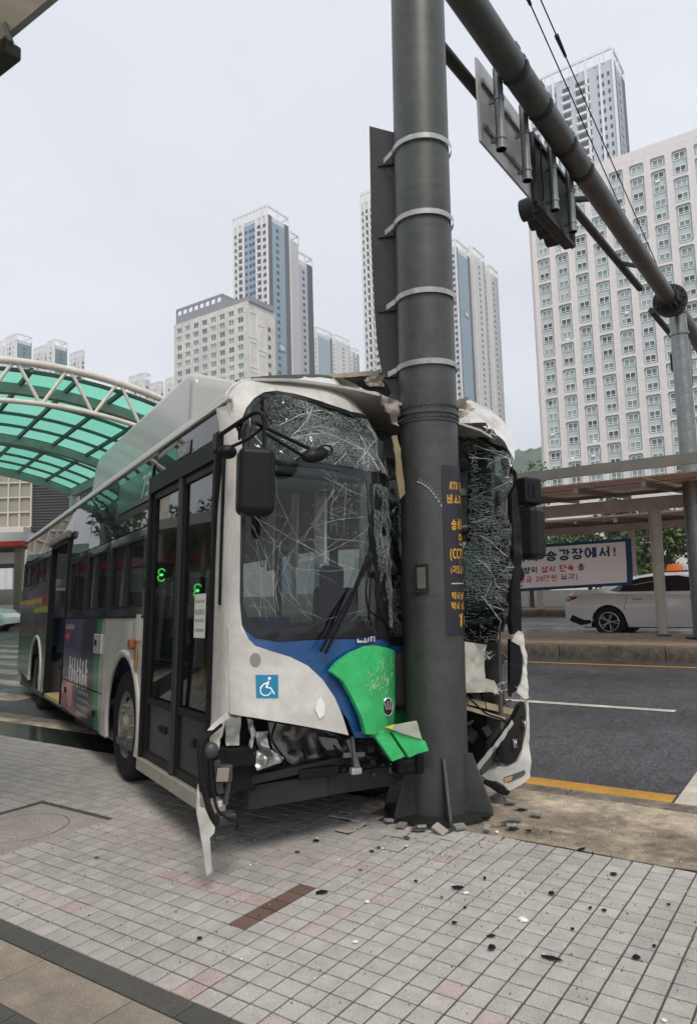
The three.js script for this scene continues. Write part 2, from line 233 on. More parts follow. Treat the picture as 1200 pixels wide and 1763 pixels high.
{
  const R = rng(77);
  const tones = [[0.53, 0.52, 0.505], [0.56, 0.55, 0.535], [0.585, 0.575, 0.56], [0.605, 0.595, 0.58], [0.62, 0.61, 0.595], [0.63, 0.615, 0.595], [0.65, 0.64, 0.625]];
  const gm = { map: rep(T.granite, 0.42), bumpMap: rep(T.bumpFine, 0.3), bumpScale: 0.0012 };
  const mats = tones.map((c) => mat(c, 0.6, 0, gm)), pink = [mat([0.64, 0.55, 0.545], 0.7, 0, gm), mat([0.62, 0.5, 0.5], 0.7, 0, gm)], brown = [mat([0.2, 0.125, 0.105], 0.8, 0, gm), mat([0.17, 0.105, 0.09], 0.8, 0, gm), mat([0.23, 0.14, 0.115], 0.8, 0, gm)];
  function tileGeo(k) {
    const a = (TS - TG) / 2, c = 0.0025, d = 0.012, jit = () => (R() - 0.5) * 0.0022, tilt = [(R() - 0.5) * 0.012, (R() - 0.5) * 0.012];
    const P = [[-1, -1], [1, -1], [1, 1], [-1, 1]], top = P.map(([x, z]) => V(x * (a - c) + jit(), 0, z * (a - c) + jit())), mid = P.map(([x, z]) => V(x * a + jit(), -c, z * a + jit())), bot = P.map(([x, z]) => V(x * a, -d, z * a));
    for (const v of [...top, ...mid]) v.y += v.x * tilt[0] + v.z * tilt[1];
    const pos = [], q = (A, B, C, D) => { for (const v of [A, B, C, A, C, D]) pos.push(v.x, v.y, v.z); };
    q(top[3], top[2], top[1], top[0]); for (let s = 0; s < 4; s++) { const n = (s + 1) % 4; q(top[s], top[n], mid[n], mid[s]); q(mid[s], mid[n], bot[n], bot[s]); }
    const g = new THREE.BufferGeometry(); g.setAttribute('position', new THREE.Float32BufferAttribute(pos, 3)); g.computeVertexNormals(); metricUV(g); const ou = R(), ov = R(), uv = g.attributes.uv; for (let m = 0; m < uv.count; m++) uv.setXY(m, uv.getX(m) + ou, uv.getY(m) + ov); return g;
  }
  const variants = Array.from({ length: 16 }, (_, k) => tileGeo(k)), tiles = [];
  const poleB = V(0.6, 0, -5.55);
  for (let c = -98; c < 36; c++) for (let r = 0; r < 25; r++) {
    const i = TI0 + (c + 0.5) * TS, j = TJ0 + (r + 0.5) * TS;
    let jmax = 4.59; if (i < -2.35) jmax = 4.66 + 0.08 * vnoise(i * 5, 3); if (i < -3.2) jmax = 4.9; if (j > jmax) continue;
    if (i > -5.53 && i < -4.63 && j > 2.62 && j < 3.5) continue;                // the manhole's frame
    const w = W(i, j); const dp = Math.hypot(w.x - poleB.x, w.z - poleB.z); if (dp < 0.46) continue;
    let m = R() < 0.02 ? pink[R() < 0.5 ? 0 : 1] : mats[Math.min(mats.length - 1, Math.max(0, Math.floor((0.5 + (fbm(i * 1.3, j * 1.3, 3) - 0.5) * 1.5 + (R() - 0.5) * 0.75) * mats.length)))];
    if (R() < 0.02 && i > -4) m = pink[0];
    if (c === 0 && r >= 5 && r <= 9) m = brown[r % 3];
    if (r === 7 && c < 0 && c >= -7) m = pink[c & 1]; if ((r === 0 && c === 2) || (r === 1 && c === 2)) m = pink[1];
    const disturbed = dp < 0.85 && R() < 0.3 && w.z > -5.6;
    tiles.push({ i, j, m, g: variants[Math.floor(R() * 16)], ry: Math.floor(R() * 4) * Math.PI / 2 + (disturbed ? (R() - 0.5) * 0.35 : (R() - 0.5) * 0.012), dy: disturbed ? R() * 0.015 : (R() - 0.5) * 0.0018, tx: disturbed ? (R() - 0.5) * 0.3 : 0, d: w.distanceTo(EYEP), p: w.clone().project(camera) });
  }
  const inView = (t) => Math.abs(t.p.x) < 1.04 && Math.abs(t.p.y) < 1.04;
  tiles.sort((a, b) => (inView(b) - inView(a)) || a.d - b.d);
  const rest = new Map();
  tiles.forEach((t, k) => {
    if (k < 300) { const o = obj('paving_tile', t.g, t.m, pave); o.position.set(t.i, t.dy, -t.j); o.rotation.set(t.tx, t.ry, 0); } else {
      const g = t.g.clone().applyMatrix4(new THREE.Matrix4().compose(V(t.i, t.dy, -t.j), new THREE.Quaternion().setFromEuler(new THREE.Euler(t.tx, t.ry, 0)), V(1, 1, 1))); const col = t.m.color; const n = g.attributes.position.count, c = new Float32Array(n * 3); for (let q = 0; q < n; q++) { c[q * 3] = col.r; c[q * 3 + 1] = col.g; c[q * 3 + 2] = col.b; } g.setAttribute('color', new THREE.BufferAttribute(c, 3)); (rest.get(0) || rest.set(0, []).get(0)).push(g);
    }
  });
  stuff(obj('paving_tiles', mergeGeometries(rest.get(0)), mat([1, 1, 1], 0.6, 0, { ...gm, vertexColors: true }), pave));
  // a grout bed a little below the tile tops
  obj('grout_bed', mergeGeometries([flat(-14, -3.2, 2.165, 4.9, -0.0068), flat(-3.2, 1.5, 2.165, 4.6, -0.0068)]), M.grout, pave);
  // dark granite bands and brown slabs between the tiles and the station
  const dark = [mat([0.13, 0.14, 0.145], 0.6, 0, { map: rep(T.slab, 0.9), bumpMap: rep(T.bumpFine, 0.3), bumpScale: 0.001 }), mat([0.115, 0.125, 0.13], 0.6, 0, { map: rep(T.slab, 0.7), bumpMap: rep(T.bumpFine, 0.3), bumpScale: 0.001 })];
  const tan = [0, 1, 2].map((k) => mat([[0.38, 0.362, 0.34], [0.35, 0.335, 0.315], [0.4, 0.38, 0.355]][k], 0.75, 0, { map: rep(T.slab, 0.62), bumpMap: rep(T.bumpFine, 0.4), bumpScale: 0.0015 }));
  const row = (j0, j1, len, off, ms, name) => { for (let k = 0, i = -9 + off; i < 3; i += len, k++) { const g = plain(new RoundedBoxGeometry(len - 0.006, 0.03, j1 - j0 - 0.006, 1, 0.002)); const uv = g.attributes.uv, o = R() * 5; for (let m = 0; m < uv.count; m++) uv.setX(m, uv.getX(m) + o); const s = obj(name, g, ms[k % ms.length], pave); s.position.set(i + len / 2, -0.015, -(j0 + j1) / 2); } };
  row(2.045, 2.163, 0.92, 0.237, dark, 'granite_band'); row(1.735, 2.043, 0.62, 0.24, tan, 'paving_slab'); row(1.615, 1.733, 0.92, 0.6, dark, 'granite_band'); row(1.3, 1.613, 0.62, 0.1, tan, 'paving_slab'); row(0.98, 1.298, 0.62, 0.3, tan, 'paving_slab');
}
// manhole with its square concrete frame
{
  const t = thing('manhole_cover', 'round manhole cover in a square concrete frame set in the tiles', 'manhole cover', W(-5.08, 3.06, 0), RY);
  const cm = mat([0.5, 0.48, 0.455], 0.85, 0, { map: rep(T.granite, 0.9), bumpMap: rep(T.bumpFine, 0.3), bumpScale: 0.002 });
  const c = 0.325, sh = new THREE.Shape(); sh.moveTo(-0.425, -0.425); sh.lineTo(0.425, -0.425); sh.lineTo(0.425, 0.425); sh.lineTo(-0.425, 0.425); sh.closePath(); const ho = new THREE.Path(); ho.absarc(0, 0, c, 0, 7); sh.holes.push(ho);
  obj('frame', plain(new THREE.ExtrudeGeometry(sh, { depth: 0.03, bevelEnabled: true, bevelSize: 0.004, bevelThickness: 0.004, bevelSegments: 1, curveSegments: 48 }).rotateX(-Math.PI / 2).translate(0, -0.033, 0)), cm, t);
  obj('lid', plain(new THREE.CylinderGeometry(c - 0.008, c - 0.008, 0.03, 48).translate(0, -0.0165, 0)), mat([0.46, 0.435, 0.41], 0.85, 0, { map: rep(T.slab, 0.8), bumpMap: rep(T.bumpFine, 0.25), bumpScale: 0.002 }), t);
  obj('ring', plain(new THREE.TorusGeometry(c - 0.004, 0.006, 6, 60).rotateX(Math.PI / 2).translate(0, -0.004, 0)), M.darkSteel, t);
}
structure(inRoad(obj('concrete_verge', flat(-3.25, 40, 4.6, 5.72, (j, i) => 0.002 + (fbm(i * 2.3, j * 2.3, 3) - 0.5) * 0.02 - 0.004, 240, 18), concreteMat)), 'rough tan concrete strip between the tiles and the kerb');
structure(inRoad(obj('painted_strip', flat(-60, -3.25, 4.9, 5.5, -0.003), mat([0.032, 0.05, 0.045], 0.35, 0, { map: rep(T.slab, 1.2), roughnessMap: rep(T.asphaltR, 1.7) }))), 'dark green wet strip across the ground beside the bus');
// kerbs
function kerb(name, label, i0, i1, j0, j1, y0, y1, len, m) { const k = structure(inRoad(obj(name, mb().box((i0 + i1) / 2, y0 + 0.02, -(j0 + j1) / 2, i1 - i0, 0.04, (j1 - j0) * 0.9).geo(), M.grout)), label); const g = plain(new RoundedBoxGeometry(len - 0.01, y1 - y0, j1 - j0, 2, 0.018)); for (let i = i0; i < i1 - 0.01; i += len) { const s = obj('kerb_stone', g, m[Math.floor(hash3(i * 10, 3, 5) * m.length)], k); s.position.set(i + len / 2, (y0 + y1) / 2 + (hash3(i * 10, 1, 1) - 0.5) * 0.006, -(j0 + j1) / 2); } return k; }
const kerbStone = [0.5, 0.56, 0.46].map((l) => mat([l, l * 0.97, l * 0.93], 0.85, 0, { map: rep(T.concrete, 0.8), bumpMap: rep(T.bumpFine, 0.3), bumpScale: 0.003 }));
kerb('kerb', 'low stone kerb along the near side of the road', -40, 20, 5.7, 5.9, -0.16, 0.004, 1, kerbStone);
// road markings
const yellow = mat([0.7, 0.41, 0.06], 0.75, 0, { map: rep(T.slab, 1.1) }), whiteLine = mat([0.82, 0.82, 0.8], 0.7, 0, { map: rep(T.slab, 0.9) });
const crossWhite = mat([0.55, 0.55, 0.54], 0.75, 0, { map: rep(T.concrete, 1.3) });
const mark = (name, i0, i1, j0, j1, m, label) => structure(inRoad(obj(name, flat(i0, i1, j0, j1, (j) => roadY(j) + 0.005), m)), label);
mark('yellow_line', -6, -1.29, 6.03, 6.25, yellow, 'worn double yellow line beside the near kerb');
mark('yellow_line', -6, -1.31, 5.92, 5.985, yellow, 'thin yellow stripe against the near kerb');
mark('yellow_line', -60, 30, 13.8, 13.93, yellow, 'yellow line along the far platform kerb');
mark('lane_line', -6.4, -1.955, 9.68, 9.82, whiteLine, 'short white lane dash in the middle of the road');
mark('lane_line', 6, 11, 9.72, 9.87, whiteLine, 'white lane dash further along the road');
mark('stop_line', -1.27, -0.72, 5.93, 13.6, whiteLine, 'broad white line painted across the lanes');
for (let k = 0; k < 8; k++) mark('crossing_bar', -27, -11.5, 6.7 + k * 1.05, 7.2 + k * 1.05, crossWhite, 'white zebra crossing bar behind the bus');
// ---------------------------------------------------------------- far platforms, taxi lane
const paverMat = mat([0.46, 0.37, 0.32], 0.9, 0, { map: rep(T.slab, 0.8), bumpMap: rep(T.bumpFine, 0.3), bumpScale: 0.003 });
function platform(name, label, i0, i1, j0, j1, y, face) { const p = structure(inRoad(obj(name, mb().box((i0 + i1) / 2, y / 2 - 0.14, -(j0 + j1) / 2 - 0.12, i1 - i0, y + 0.24, j1 - j0 - 0.24).geo(), paverMat)), label); kerb(name + '_kerb', 'stone kerb of ' + label, i0, i1, j0, j0 + 0.24, face, y - 0.005, 2, [0.3, 0.34].map((l) => mat([l, l * 0.97, l * 0.92], 0.9, 0, { map: rep(T.concrete, 1.4) }))); return p; }
platform('platform', 'raised brick paved boarding platform across the road', -13, 15, 14.45, 18.2, 0.42, -0.02);
platform('platform', 'second boarding platform behind the white taxi', -22, 15, 29.5, 33.5, 0.52, 0.1);
structure(inRoad(obj('taxi_lane', flat(-13, 40, 18.2, 29.5, 0.27), mat([0.36, 0.365, 0.375], 0.6, 0, { map: rep(T.asphalt, 2.6), roughnessMap: rep(T.asphaltR, 3.1) }))), 'grey asphalt lane between the two platforms');
// canopies over the platforms
const canopyPaint = mat([0.62, 0.57, 0.5], 0.5, 0, { map: rep(T.dirt, 1.6) }), canopyGrey = mat([0.19, 0.178, 0.162], 0.5, 0, { map: rep(T.dirt, 1.2) }), canopyPanel = mat([0.62, 0.36, 0.22], 0.6, 0, { phys: 1, map: rep(T.dirt, 2.2), transmission: 0.5, thickness: 0 });
function canopy(label, i0, i1, j0, j1, y, postJ, posts, step, ph) {
  const t = thing('platform_canopy', label, 'canopy', V(0, 0, 0), RY); const dj = j1 - j0, sl = -0.06;
  const yy = (j) => y + sl * (j - j0);
  mb().box((i0 + i1) / 2, y - 0.02, -j0, i1 - i0, 0.2, 0.09).mesh('front_fascia', canopyGrey, t);
  mb().box((i0 + i1) / 2, yy(j1) - 0.02, -j1, i1 - i0, 0.2, 0.09).mesh('rear_fascia', canopyPaint, t);
  mb().box((i0 + i1) / 2, yy(postJ) - 0.28, -postJ, i1 - i0, 0.26, 0.16).mesh('long_beam', canopyPaint, t);
  for (const f of [0.33, 0.64]) mb().box((i0 + i1) / 2, yy(j0 + dj * f) - 0.07, -(j0 + dj * f), i1 - i0, 0.08, 0.06).mesh('purlin', canopyGrey, t);
  for (let i = i0 + step / 2; i < i1; i += step) { const big = Math.abs(((i - posts[0]) / step) % 2) < 0.3; mb().add(new THREE.BoxGeometry(big ? 0.14 : 0.08, big ? 0.17 : 0.1, dj - 0.1), new THREE.Matrix4().compose(V(i, y + sl * dj / 2 - 0.13, -(j0 + j1) / 2), new THREE.Quaternion().setFromEuler(new THREE.Euler(-sl * 1, 0, 0)), V(1, 1, 1))).mesh('rafter', canopyGrey, t); mb().add(new THREE.BoxGeometry(step - 0.04, 0.02, dj), new THREE.Matrix4().compose(V(i + step / 2, y + sl * dj / 2 + 0.0, -(j0 + j1) / 2), new THREE.Quaternion().setFromEuler(new THREE.Euler(-sl, 0, 0)), V(1, 1, 1))).mesh('roof_panel', canopyPanel, t); }
  for (const p of posts) { const m = mb().cyl([p, ph, -postJ], [p, yy(postJ) - 0.42, -postJ], 0.11, 0.14, 16).box(p, yy(postJ) - 0.42, -postJ, 0.5, 0.05, 0.26); m.mesh('post', canopyPaint, t); mb().cyl([p, ph, -postJ], [p, ph + 0.03, -postJ], 0.19, 0.17, 16).mesh('post_foot', canopyGrey, t); }
  return t;
}
canopy('long beige canopy with brown panels over the platform across the road', -14, 8, 14.2, 18.6, 3.85, 17.4, [-11.3, -3.62, 4], 1.28, 0.42);
canopy('second beige canopy behind the first one, above the banner', -26, 8, 26.4, 33, 4.35, 30.4, [-18.6, -11.2, -7.25, 0.2], 1.42, 0.52);
// banner between the posts
{
  const map = canvas(1024, 400, (x, w, h) => {
    x.fillStyle = '#123a5e'; x.fillRect(0, 0, w, h); x.fillStyle = '#e9e4e1'; x.fillRect(0, 26, w - 42, h - 52);
    for (let k = 0; k < 9; k++) { x.fillStyle = `rgba(150,140,135,${0.05 + 0.03 * (k % 3)})`; x.fillRect(0, 150 + k * 24, w - 42, 2); }
    x.fillStyle = '#163f66'; hangul(x, '택시 승강장에서!', 148, 52, 96, 17, 0.93);
    x.fillStyle = '#c3202f'; hangul(x, '승차', 60, 190, 58, 9.5, 0.9); x.fillStyle = '#1b3f63'; let p = hangul(x, '행위', 215, 190, 58, 9.5, 0.9); x.fillStyle = '#c3202f'; p = hangul(x, '상시 단속', p + 22, 190, 58, 10.5, 0.9); x.fillStyle = '#1b3f63'; hangul(x, '중', p + 22, 190, 58, 9, 0.9);
    x.fillStyle = '#c3202f'; p = hangul(x, '[과징금 20만원', 90, 270, 54, 6.5, 0.95); x.fillStyle = '#3a3f55'; hangul(x, '부과]', p + 18, 270, 54, 6.5, 0.95);
    x.fillStyle = '#3a3540'; hangul(x, '교통과', 110, 342, 26, 4);
  });
  const tl = V(-7.55, 0, 0), a = W(-7.5, 17.46, 1.44), b = W(-4.2, 17.46, 1.55), c = W(-4.17, 17.46, 2.63), d = W(-7.5, 17.46, 2.6);
  const t = thing('banner', 'white cloth banner with blue border and Korean lettering under the canopy', 'banner');
  const n = 24, m = 8, pos = [], uv = [], P = (u, v) => { const p = a.clone().lerp(b, u).lerp(d.clone().lerp(c, u), v); p.addScaledVector(E2, 0.02 * Math.sin(u * 17) + 0.015 * Math.sin(v * 5 + u * 6)); return p; };
  for (let k = 0; k < n; k++) for (let l = 0; l < m; l++) for (const [s, r] of [[0, 0], [1, 0], [1, 1], [0, 0], [1, 1], [0, 1]]) { const u = (k + s) / n, v = (l + r) / m, q = P(u, v); pos.push(q.x, q.y, q.z); uv.push(u, v); }
  let g = new THREE.BufferGeometry(); g.setAttribute('position', new THREE.Float32BufferAttribute(pos, 3)); g.setAttribute('uv', new THREE.Float32BufferAttribute(uv, 2)); g = mergeVertices(g); g.computeVertexNormals();
  obj('cloth', g, mat(0xffffff, 0.75, 0, { map, side: THREE.DoubleSide }), t);
  const tie = mb(); for (const [p, q] of [[b, W(-3.75, 17.4, 1.62)], [c, W(-3.75, 17.4, 2.66)], [a, W(-11.2, 17.4, 1.4)], [d, W(-11.2, 17.4, 2.6)]]) tie.cyl(p, q, 0.007, 0.007, 5); tie.mesh('tie_cord', mat([0.5, 0.5, 0.5], 0.8), t);
}
// ---------------------------------------------------------------- portal gantry over the road: near pole, arm, far leg, signs
const PB = V(0.6, 0, -5.55), PR = 0.233;                                        // the struck pole
{
  const t = thing('gantry', 'tall grey steel portal gantry whose near pole the bus has hit', 'gantry');
  const top = V(0.75, 9.4, -5.6), at = (y) => PB.clone().lerp(top, y / 9.4);
  const pole = mb().cyl(at(-0.05), at(9.4), PR, PR * 0.93, 48).cyl(at(2.96), at(2.985), PR + 0.006, PR + 0.006, 48).cyl(at(2.9), at(2.91), PR + 0.004, PR + 0.004, 48).mesh('pole', M.galv, t);
  for (const y of [2.93, 3.02]) { const w = mb(); for (let k = 0; k < 60; k++) { const a = k / 60 * 6.283, c = at(y + 0.004 * Math.sin(k * 2.3)); w.box(c.x + Math.cos(a) * (PR + 0.002), c.y, c.z + Math.sin(a) * (PR + 0.002), 0.012, 0.012, 0.012, a); } w.mesh('weld_bead', M.galv, pole); }
  mb().cyl(at(9.4), at(9.46), PR + 0.02, PR * 0.6, 32).mesh('pole_cap', M.galv, t);
  for (let k = 0; k < 6; k++) {                                                 // foot gussets
    const a = k / 6 * 6.283 + 0.62, sh = new THREE.Shape(); sh.moveTo(0, 0); sh.lineTo(0.18, 0); sh.lineTo(0.18, 0.04); sh.lineTo(0.045, 0.42); sh.lineTo(0.0, 0.42); sh.closePath();
    const g = new THREE.ExtrudeGeometry(sh, { depth: 0.016, bevelEnabled: true, bevelSize: 0.003, bevelThickness: 0.003, bevelSegments: 1 }).translate(0, 0, -0.008);
    obj('gusset_plate', plain(g.applyMatrix4(new THREE.Matrix4().makeRotationY(a).premultiply(new THREE.Matrix4().makeTranslation(PB.x + Math.cos(a) * (PR - 0.004), 0.0, PB.z - Math.sin(a) * (PR - 0.004))))), M.galv, t);
  }
  mb().cyl([PB.x, -0.03, PB.z], [PB.x, 0.018, PB.z], 0.4, 0.4, 40).mesh('base_plate', M.darkSteel, t);
  { // hand hole cover
    const c = at(1.71), a = Math.PI * 0.5 + 0.24 + 0.22, n = V(Math.cos(a), 0, Math.sin(a)), m = new THREE.Matrix4().lookAt(n, V(0, 0, 0), V(0, 1, 0)).setPosition(c.clone().addScaledVector(n, PR - 0.004));
    obj('hand_hole_cover', plain(new RoundedBoxGeometry(0.078, 0.17, 0.03, 3, 0.014).applyMatrix4(m)), mat([0.3, 0.31, 0.29], 0.5, 0.4, { map: rep(T.steel, 0.4) }), t);
    const fr = new THREE.Shape(); fr.moveTo(-0.055, -0.105); fr.lineTo(0.055, -0.105); fr.lineTo(0.055, 0.105); fr.lineTo(-0.055, 0.105); fr.closePath(); const hl = new THREE.Path(); hl.moveTo(-0.043, -0.091); hl.lineTo(-0.043, 0.091); hl.lineTo(0.043, 0.091); hl.lineTo(0.043, -0.091); hl.closePath(); fr.holes.push(hl);
    obj('hand_hole_frame', plain(new THREE.ExtrudeGeometry(fr, { depth: 0.02, bevelEnabled: false }).applyMatrix4(m)), M.darkSteel, t);
  }
  // arm, flange, far leg
  const ay = 7.5, AI = -2.7, arm = (j, y = ay, i = AI) => W(i, j, y);
  mb().cyl(arm(4.9), arm(16.0), 0.162, 0.155, 40).mesh('arm', M.galv, t);
  mb().cyl(arm(16.05, ay + 0.02), arm(24, ay + 0.02), 0.175, 0.17, 32).mesh('arm_extension', M.galv, t);
  const fl = mb().cyl(arm(15.93), arm(15.98), 0.34, 0.34, 32).cyl(arm(16.0), arm(16.05), 0.34, 0.34, 32); for (let k = 0; k < 12; k++) { const a = k / 12 * 6.283, o = V(0, Math.sin(a), 0).addScaledVector(E1, Math.cos(a)); fl.cyl(arm(15.87).addScaledVector(o, 0.285), arm(16.1).addScaledVector(o, 0.285), 0.02, 0.02, 6); const s = V(0, Math.sin(a + 0.26), 0).addScaledVector(E1, Math.cos(a + 0.26)); fl.bar(arm(15.7).addScaledVector(s, 0.19), arm(15.94).addScaledVector(s, 0.25), 0.012, 0.1); } fl.mesh('flange', M.darkSteel, t);
  mb().cyl(arm(16.75, 0.4), arm(16.75, 7.4), 0.19, 0.175, 32).cyl(arm(16.75, 6.95), arm(16.75, 7.02), 0.2, 0.2, 32).mesh('far_leg', M.galvLight, t);
  mb().cyl(arm(16.75, 0.41), arm(16.75, 0.44), 0.34, 0.34, 24).mesh('far_leg_base', M.darkSteel, t);
  // thin conduit below the arm
  for (const [j0, j1, y0, y1] of [[5.6, 15.6, 7.44, 7.78], [16.6, 21, 7.6, 7.7]]) { mb().cyl(W(-3.2, j0, y0), W(-3.2, j1, y1), 0.07, 0.07, 16).mesh('conduit', M.darkSteel, t); }
  for (const j of [6.0, 10.9, 14.0]) mb().bar(W(-3.2, j, 7.46 + (j - 5.6) * 0.034), arm(j, 7.5), 0.09, 0.06).mesh('conduit_bracket', M.darkSteel, t);
  // guy wires
  for (const [j, s] of [[15.85, 0.06], [13.0, -0.06]]) { const a = top.clone().add(V(s, -0.1, 0)), b = arm(j, ay + 0.19); mb().cyl(a, b, 0.009, 0.009, 6).mesh('guy_wire', M.darkSteel, t); const k = b.clone().lerp(a, 0.08); mb().cyl(k, b.clone().lerp(a, 0.05), 0.02, 0.02, 8).mesh('wire_clamp', M.darkSteel, t); const k2 = b.clone().lerp(a, 0.62); mb().cyl(k2, b.clone().lerp(a, 0.655), 0.02, 0.03, 8).mesh('wire_clamp', M.darkSteel, t); }
  // strap bands that hold the black sign
  for (const y of [3.355, 3.92, 4.56, 5.19]) { const c = at(y); const g = new THREE.CylinderGeometry(PR + 0.012, PR + 0.012, 0.042, 48, 1, true, 0, 6.283); mb().add(g, new THREE.Matrix4().makeTranslation(c.x, c.y, c.z)).bar(V(c.x - PR + 0.02, c.y, c.z + 0.07), V(c.x - PR - 0.07, c.y, c.z - 0.1), 0.008, 0.042).mesh('strap_band', M.bandSteel, t); }
  // black printed wrap with yellow lettering
  const lab = canvas(512, 1024, (x, w, h) => {
    x.fillStyle = '#23242c'; x.fillRect(0, 0, w, h); x.fillStyle = '#d39a2c';
    x.font = 'italic bold 66px sans-serif'; x.textBaseline = 'alphabetic'; x.save(); x.scale(0.95, 1); x.fillText('KTX', 62, 146); x.restore(); hangul(x, '광명역', 212, 92, 58, 9); hangul(x, '버스차로', 40, 172, 64, 9.5); hangul(x, '택시', 262, 250, 58, 9); hangul(x, '승하차', 72, 322, 70, 10.5); hangul(x, '단속중', 172, 414, 68, 10.5);
    x.save(); x.scale(0.9, 1); x.font = 'bold 84px sans-serif'; x.fillText('(CCTV)', 56, 566); x.restore(); hangul(x, '(과징금 20만원)', 56, 608, 46, 6); x.fillStyle = '#b9b4a4'; x.fillRect(58, 712, 360, 7); x.fillStyle = '#d39a2c'; hangul(x, '택시승차장', 60, 764, 48, 7); hangul(x, '택시 승강장', 52, 824, 48, 7); x.beginPath(); x.ellipse(172, 938, 16, 42, 0.2, 0, 7); x.fill(); x.beginPath(); x.arc(150, 908, 9, 0, 7); x.arc(196, 900, 8, 0, 7); x.fill(); hangul(x, '광명시', 226, 914, 46, 7);
  });
  { const y0 = 1.28, y1 = 2.55, c0 = at(y0), c1 = at(y1), pos = [], uv = [], n = 40; const pt = (k, s) => { const a = Math.PI / 2 - 0.3 - k / n * 2.0, c = s ? c1 : c0; return V(c.x + Math.cos(a) * (PR + 0.002), s ? y1 : y0, c.z + Math.sin(a) * (PR + 0.002)); }; for (let k = 0; k < n; k++) for (const [a, s] of [[0, 0], [1, 0], [1, 1], [0, 0], [1, 1], [0, 1]]) { const p = pt(k + a, s); pos.push(p.x, p.y, p.z); uv.push((k + a) / n, s); } let g = new THREE.BufferGeometry(); g.setAttribute('position', new THREE.Float32BufferAttribute(pos, 3)); g.setAttribute('uv', new THREE.Float32BufferAttribute(uv, 2)); g = mergeVertices(g); g.computeVertexNormals(); const o = obj('printed_wrap', g, mat(0xffffff, 0.42, 0, { map: lab, side: THREE.DoubleSide }), t); o.userData.label = 'black wrap with yellow Korean lettering'; }
}
{ // scrape left on the pole: a dotted, chain like track and dark scuffs
  const R = rng(17), g = mb(), top = V(0.75, 9.4, -5.6), put = (px, py, w, h, rot) => { const d = ray(px, py), c = PB.clone().lerp(top, 1.8 / 9.4), ox = -c.x, oz = -c.z, A = d.x * d.x + d.z * d.z, B = 2 * (ox * d.x + oz * d.z), C = ox * ox + oz * oz - (PR - 0.006) ** 2, D = B * B - 4 * A * C; if (D < 0) return; const t = (-B - Math.sqrt(D)) / (2 * A), p = EYEP.clone().addScaledVector(d, t), n = V(p.x - c.x, 0, p.z - c.z).normalize(); g.add(new THREE.BoxGeometry(w, h, 0.004), new THREE.Matrix4().lookAt(n, V(0, 0, 0), V(0, 1, 0)).multiply(new THREE.Matrix4().makeRotationZ(rot)).setPosition(p.addScaledVector(n, 0.0))); };
  for (let k = 0; k < 17; k++) { const u = k / 16; put(720 + 70 * u, 830 + 18 * u + 95 * u * u, 0.02, 0.009, -0.7 - 0.3 * u); put(722 + 70 * u, 826 + 18 * u + 95 * u * u, 0.006, 0.005, 0); }
  const t = scene.getObjectByName('gantry'); stuff(g.mesh('scrape_marks', mat([0.34, 0.35, 0.34], 0.7), t));
}
{ // the black board strapped to the pole, seen from its back, lower end bent by the crash
  const t = thing('pole_sign', 'tall black sign board strapped to the pole with its lower end bent', 'sign');
  const poly = [[-0.02, 0.0], [0.01, 0.14], [0.07, 0.36], [0.11, 0.6], [0.135, 0.9], [0.16, 1.5], [0.175, 2.55], [-0.16, 2.4], [-0.16, 0.05]];
  const base = V(PB.x - PR - 0.0, 3.0, PB.z - 0.12), dr = V(-0.93, 0, -0.2).normalize();
  const bend = (a, b) => base.clone().addScaledVector(dr, a).add(V(0.03 * b, b, b < 0.5 ? 0.35 * (0.5 - b) ** 2 - 0.03 : -0.03));
  obj('board', sheet(poly, bend, { thick: 0.015, dir: V(0, 0, -1), edge: 0.12 }), mat([0.018, 0.018, 0.024], 0.5, 0.1, { map: rep(T.dirt, 0.7), side: THREE.DoubleSide }), t);
  for (const y of [0.36, 0.92, 1.56, 2.19]) mb().bar(bend(0.1, y), bend(-0.1, y), 0.03, 0.045).mesh('back_rail', M.darkSteel, t);
}
function hangers(t, spots, i, y0, y1) { for (const j of spots) { mb().cyl(W(i, j, y1), W(i, j, y0), 0.055, 0.055, 16).cyl(W(i, j, y0), W(i, j, y0 + 0.03), 0.062, 0.062, 16).mesh('hanger_tube', M.galvLight, t); for (const y of [y0 + 0.12, y1 - 0.4]) mb().cyl(W(i, j, y), W(i, j, y + 0.035), 0.064, 0.064, 16).bar(W(i, j, y + 0.017), W(i - 0.12, j, y + 0.017), 0.03, 0.035).mesh('tube_clamp', M.galvLight, t); mb().add(new THREE.CylinderGeometry(0.172, 0.172, 0.09, 32, 1, true), new THREE.Matrix4().compose(W(-2.7, j, 7.5), new THREE.Quaternion().setFromUnitVectors(V(0, 1, 0), E2), V(1, 1, 1))).add(new THREE.BoxGeometry(0.1, 0.09, 0.13), new THREE.Matrix4().makeRotationY(RY).setPosition(W(-2.68, j, 7.73))).mesh('arm_clamp', M.darkSteel, t); } }
{
  const t = thing('traffic_sign', 'grey backed traffic sign hanging from the gantry arm near the pole', 'sign');
  obj('panel', plain(new THREE.BoxGeometry(0.03, 1.02, 1.66).applyMatrix4(new THREE.Matrix4().makeRotationY(RY).setPosition(W(-3.06, 8.05, 7.16)))), mat([0.55, 0.56, 0.58], 0.45, 0.35, { map: rep(T.dirt, 0.9) }), t);
  for (const y of [6.86, 7.42]) mb().bar(W(-3.03, 7.3, y), W(-3.03, 8.7, y), 0.035, 0.05).mesh('back_rail', M.galvLight, t);
  hangers(t, [7.45, 8.25], -2.9, 6.6, 7.6);
}
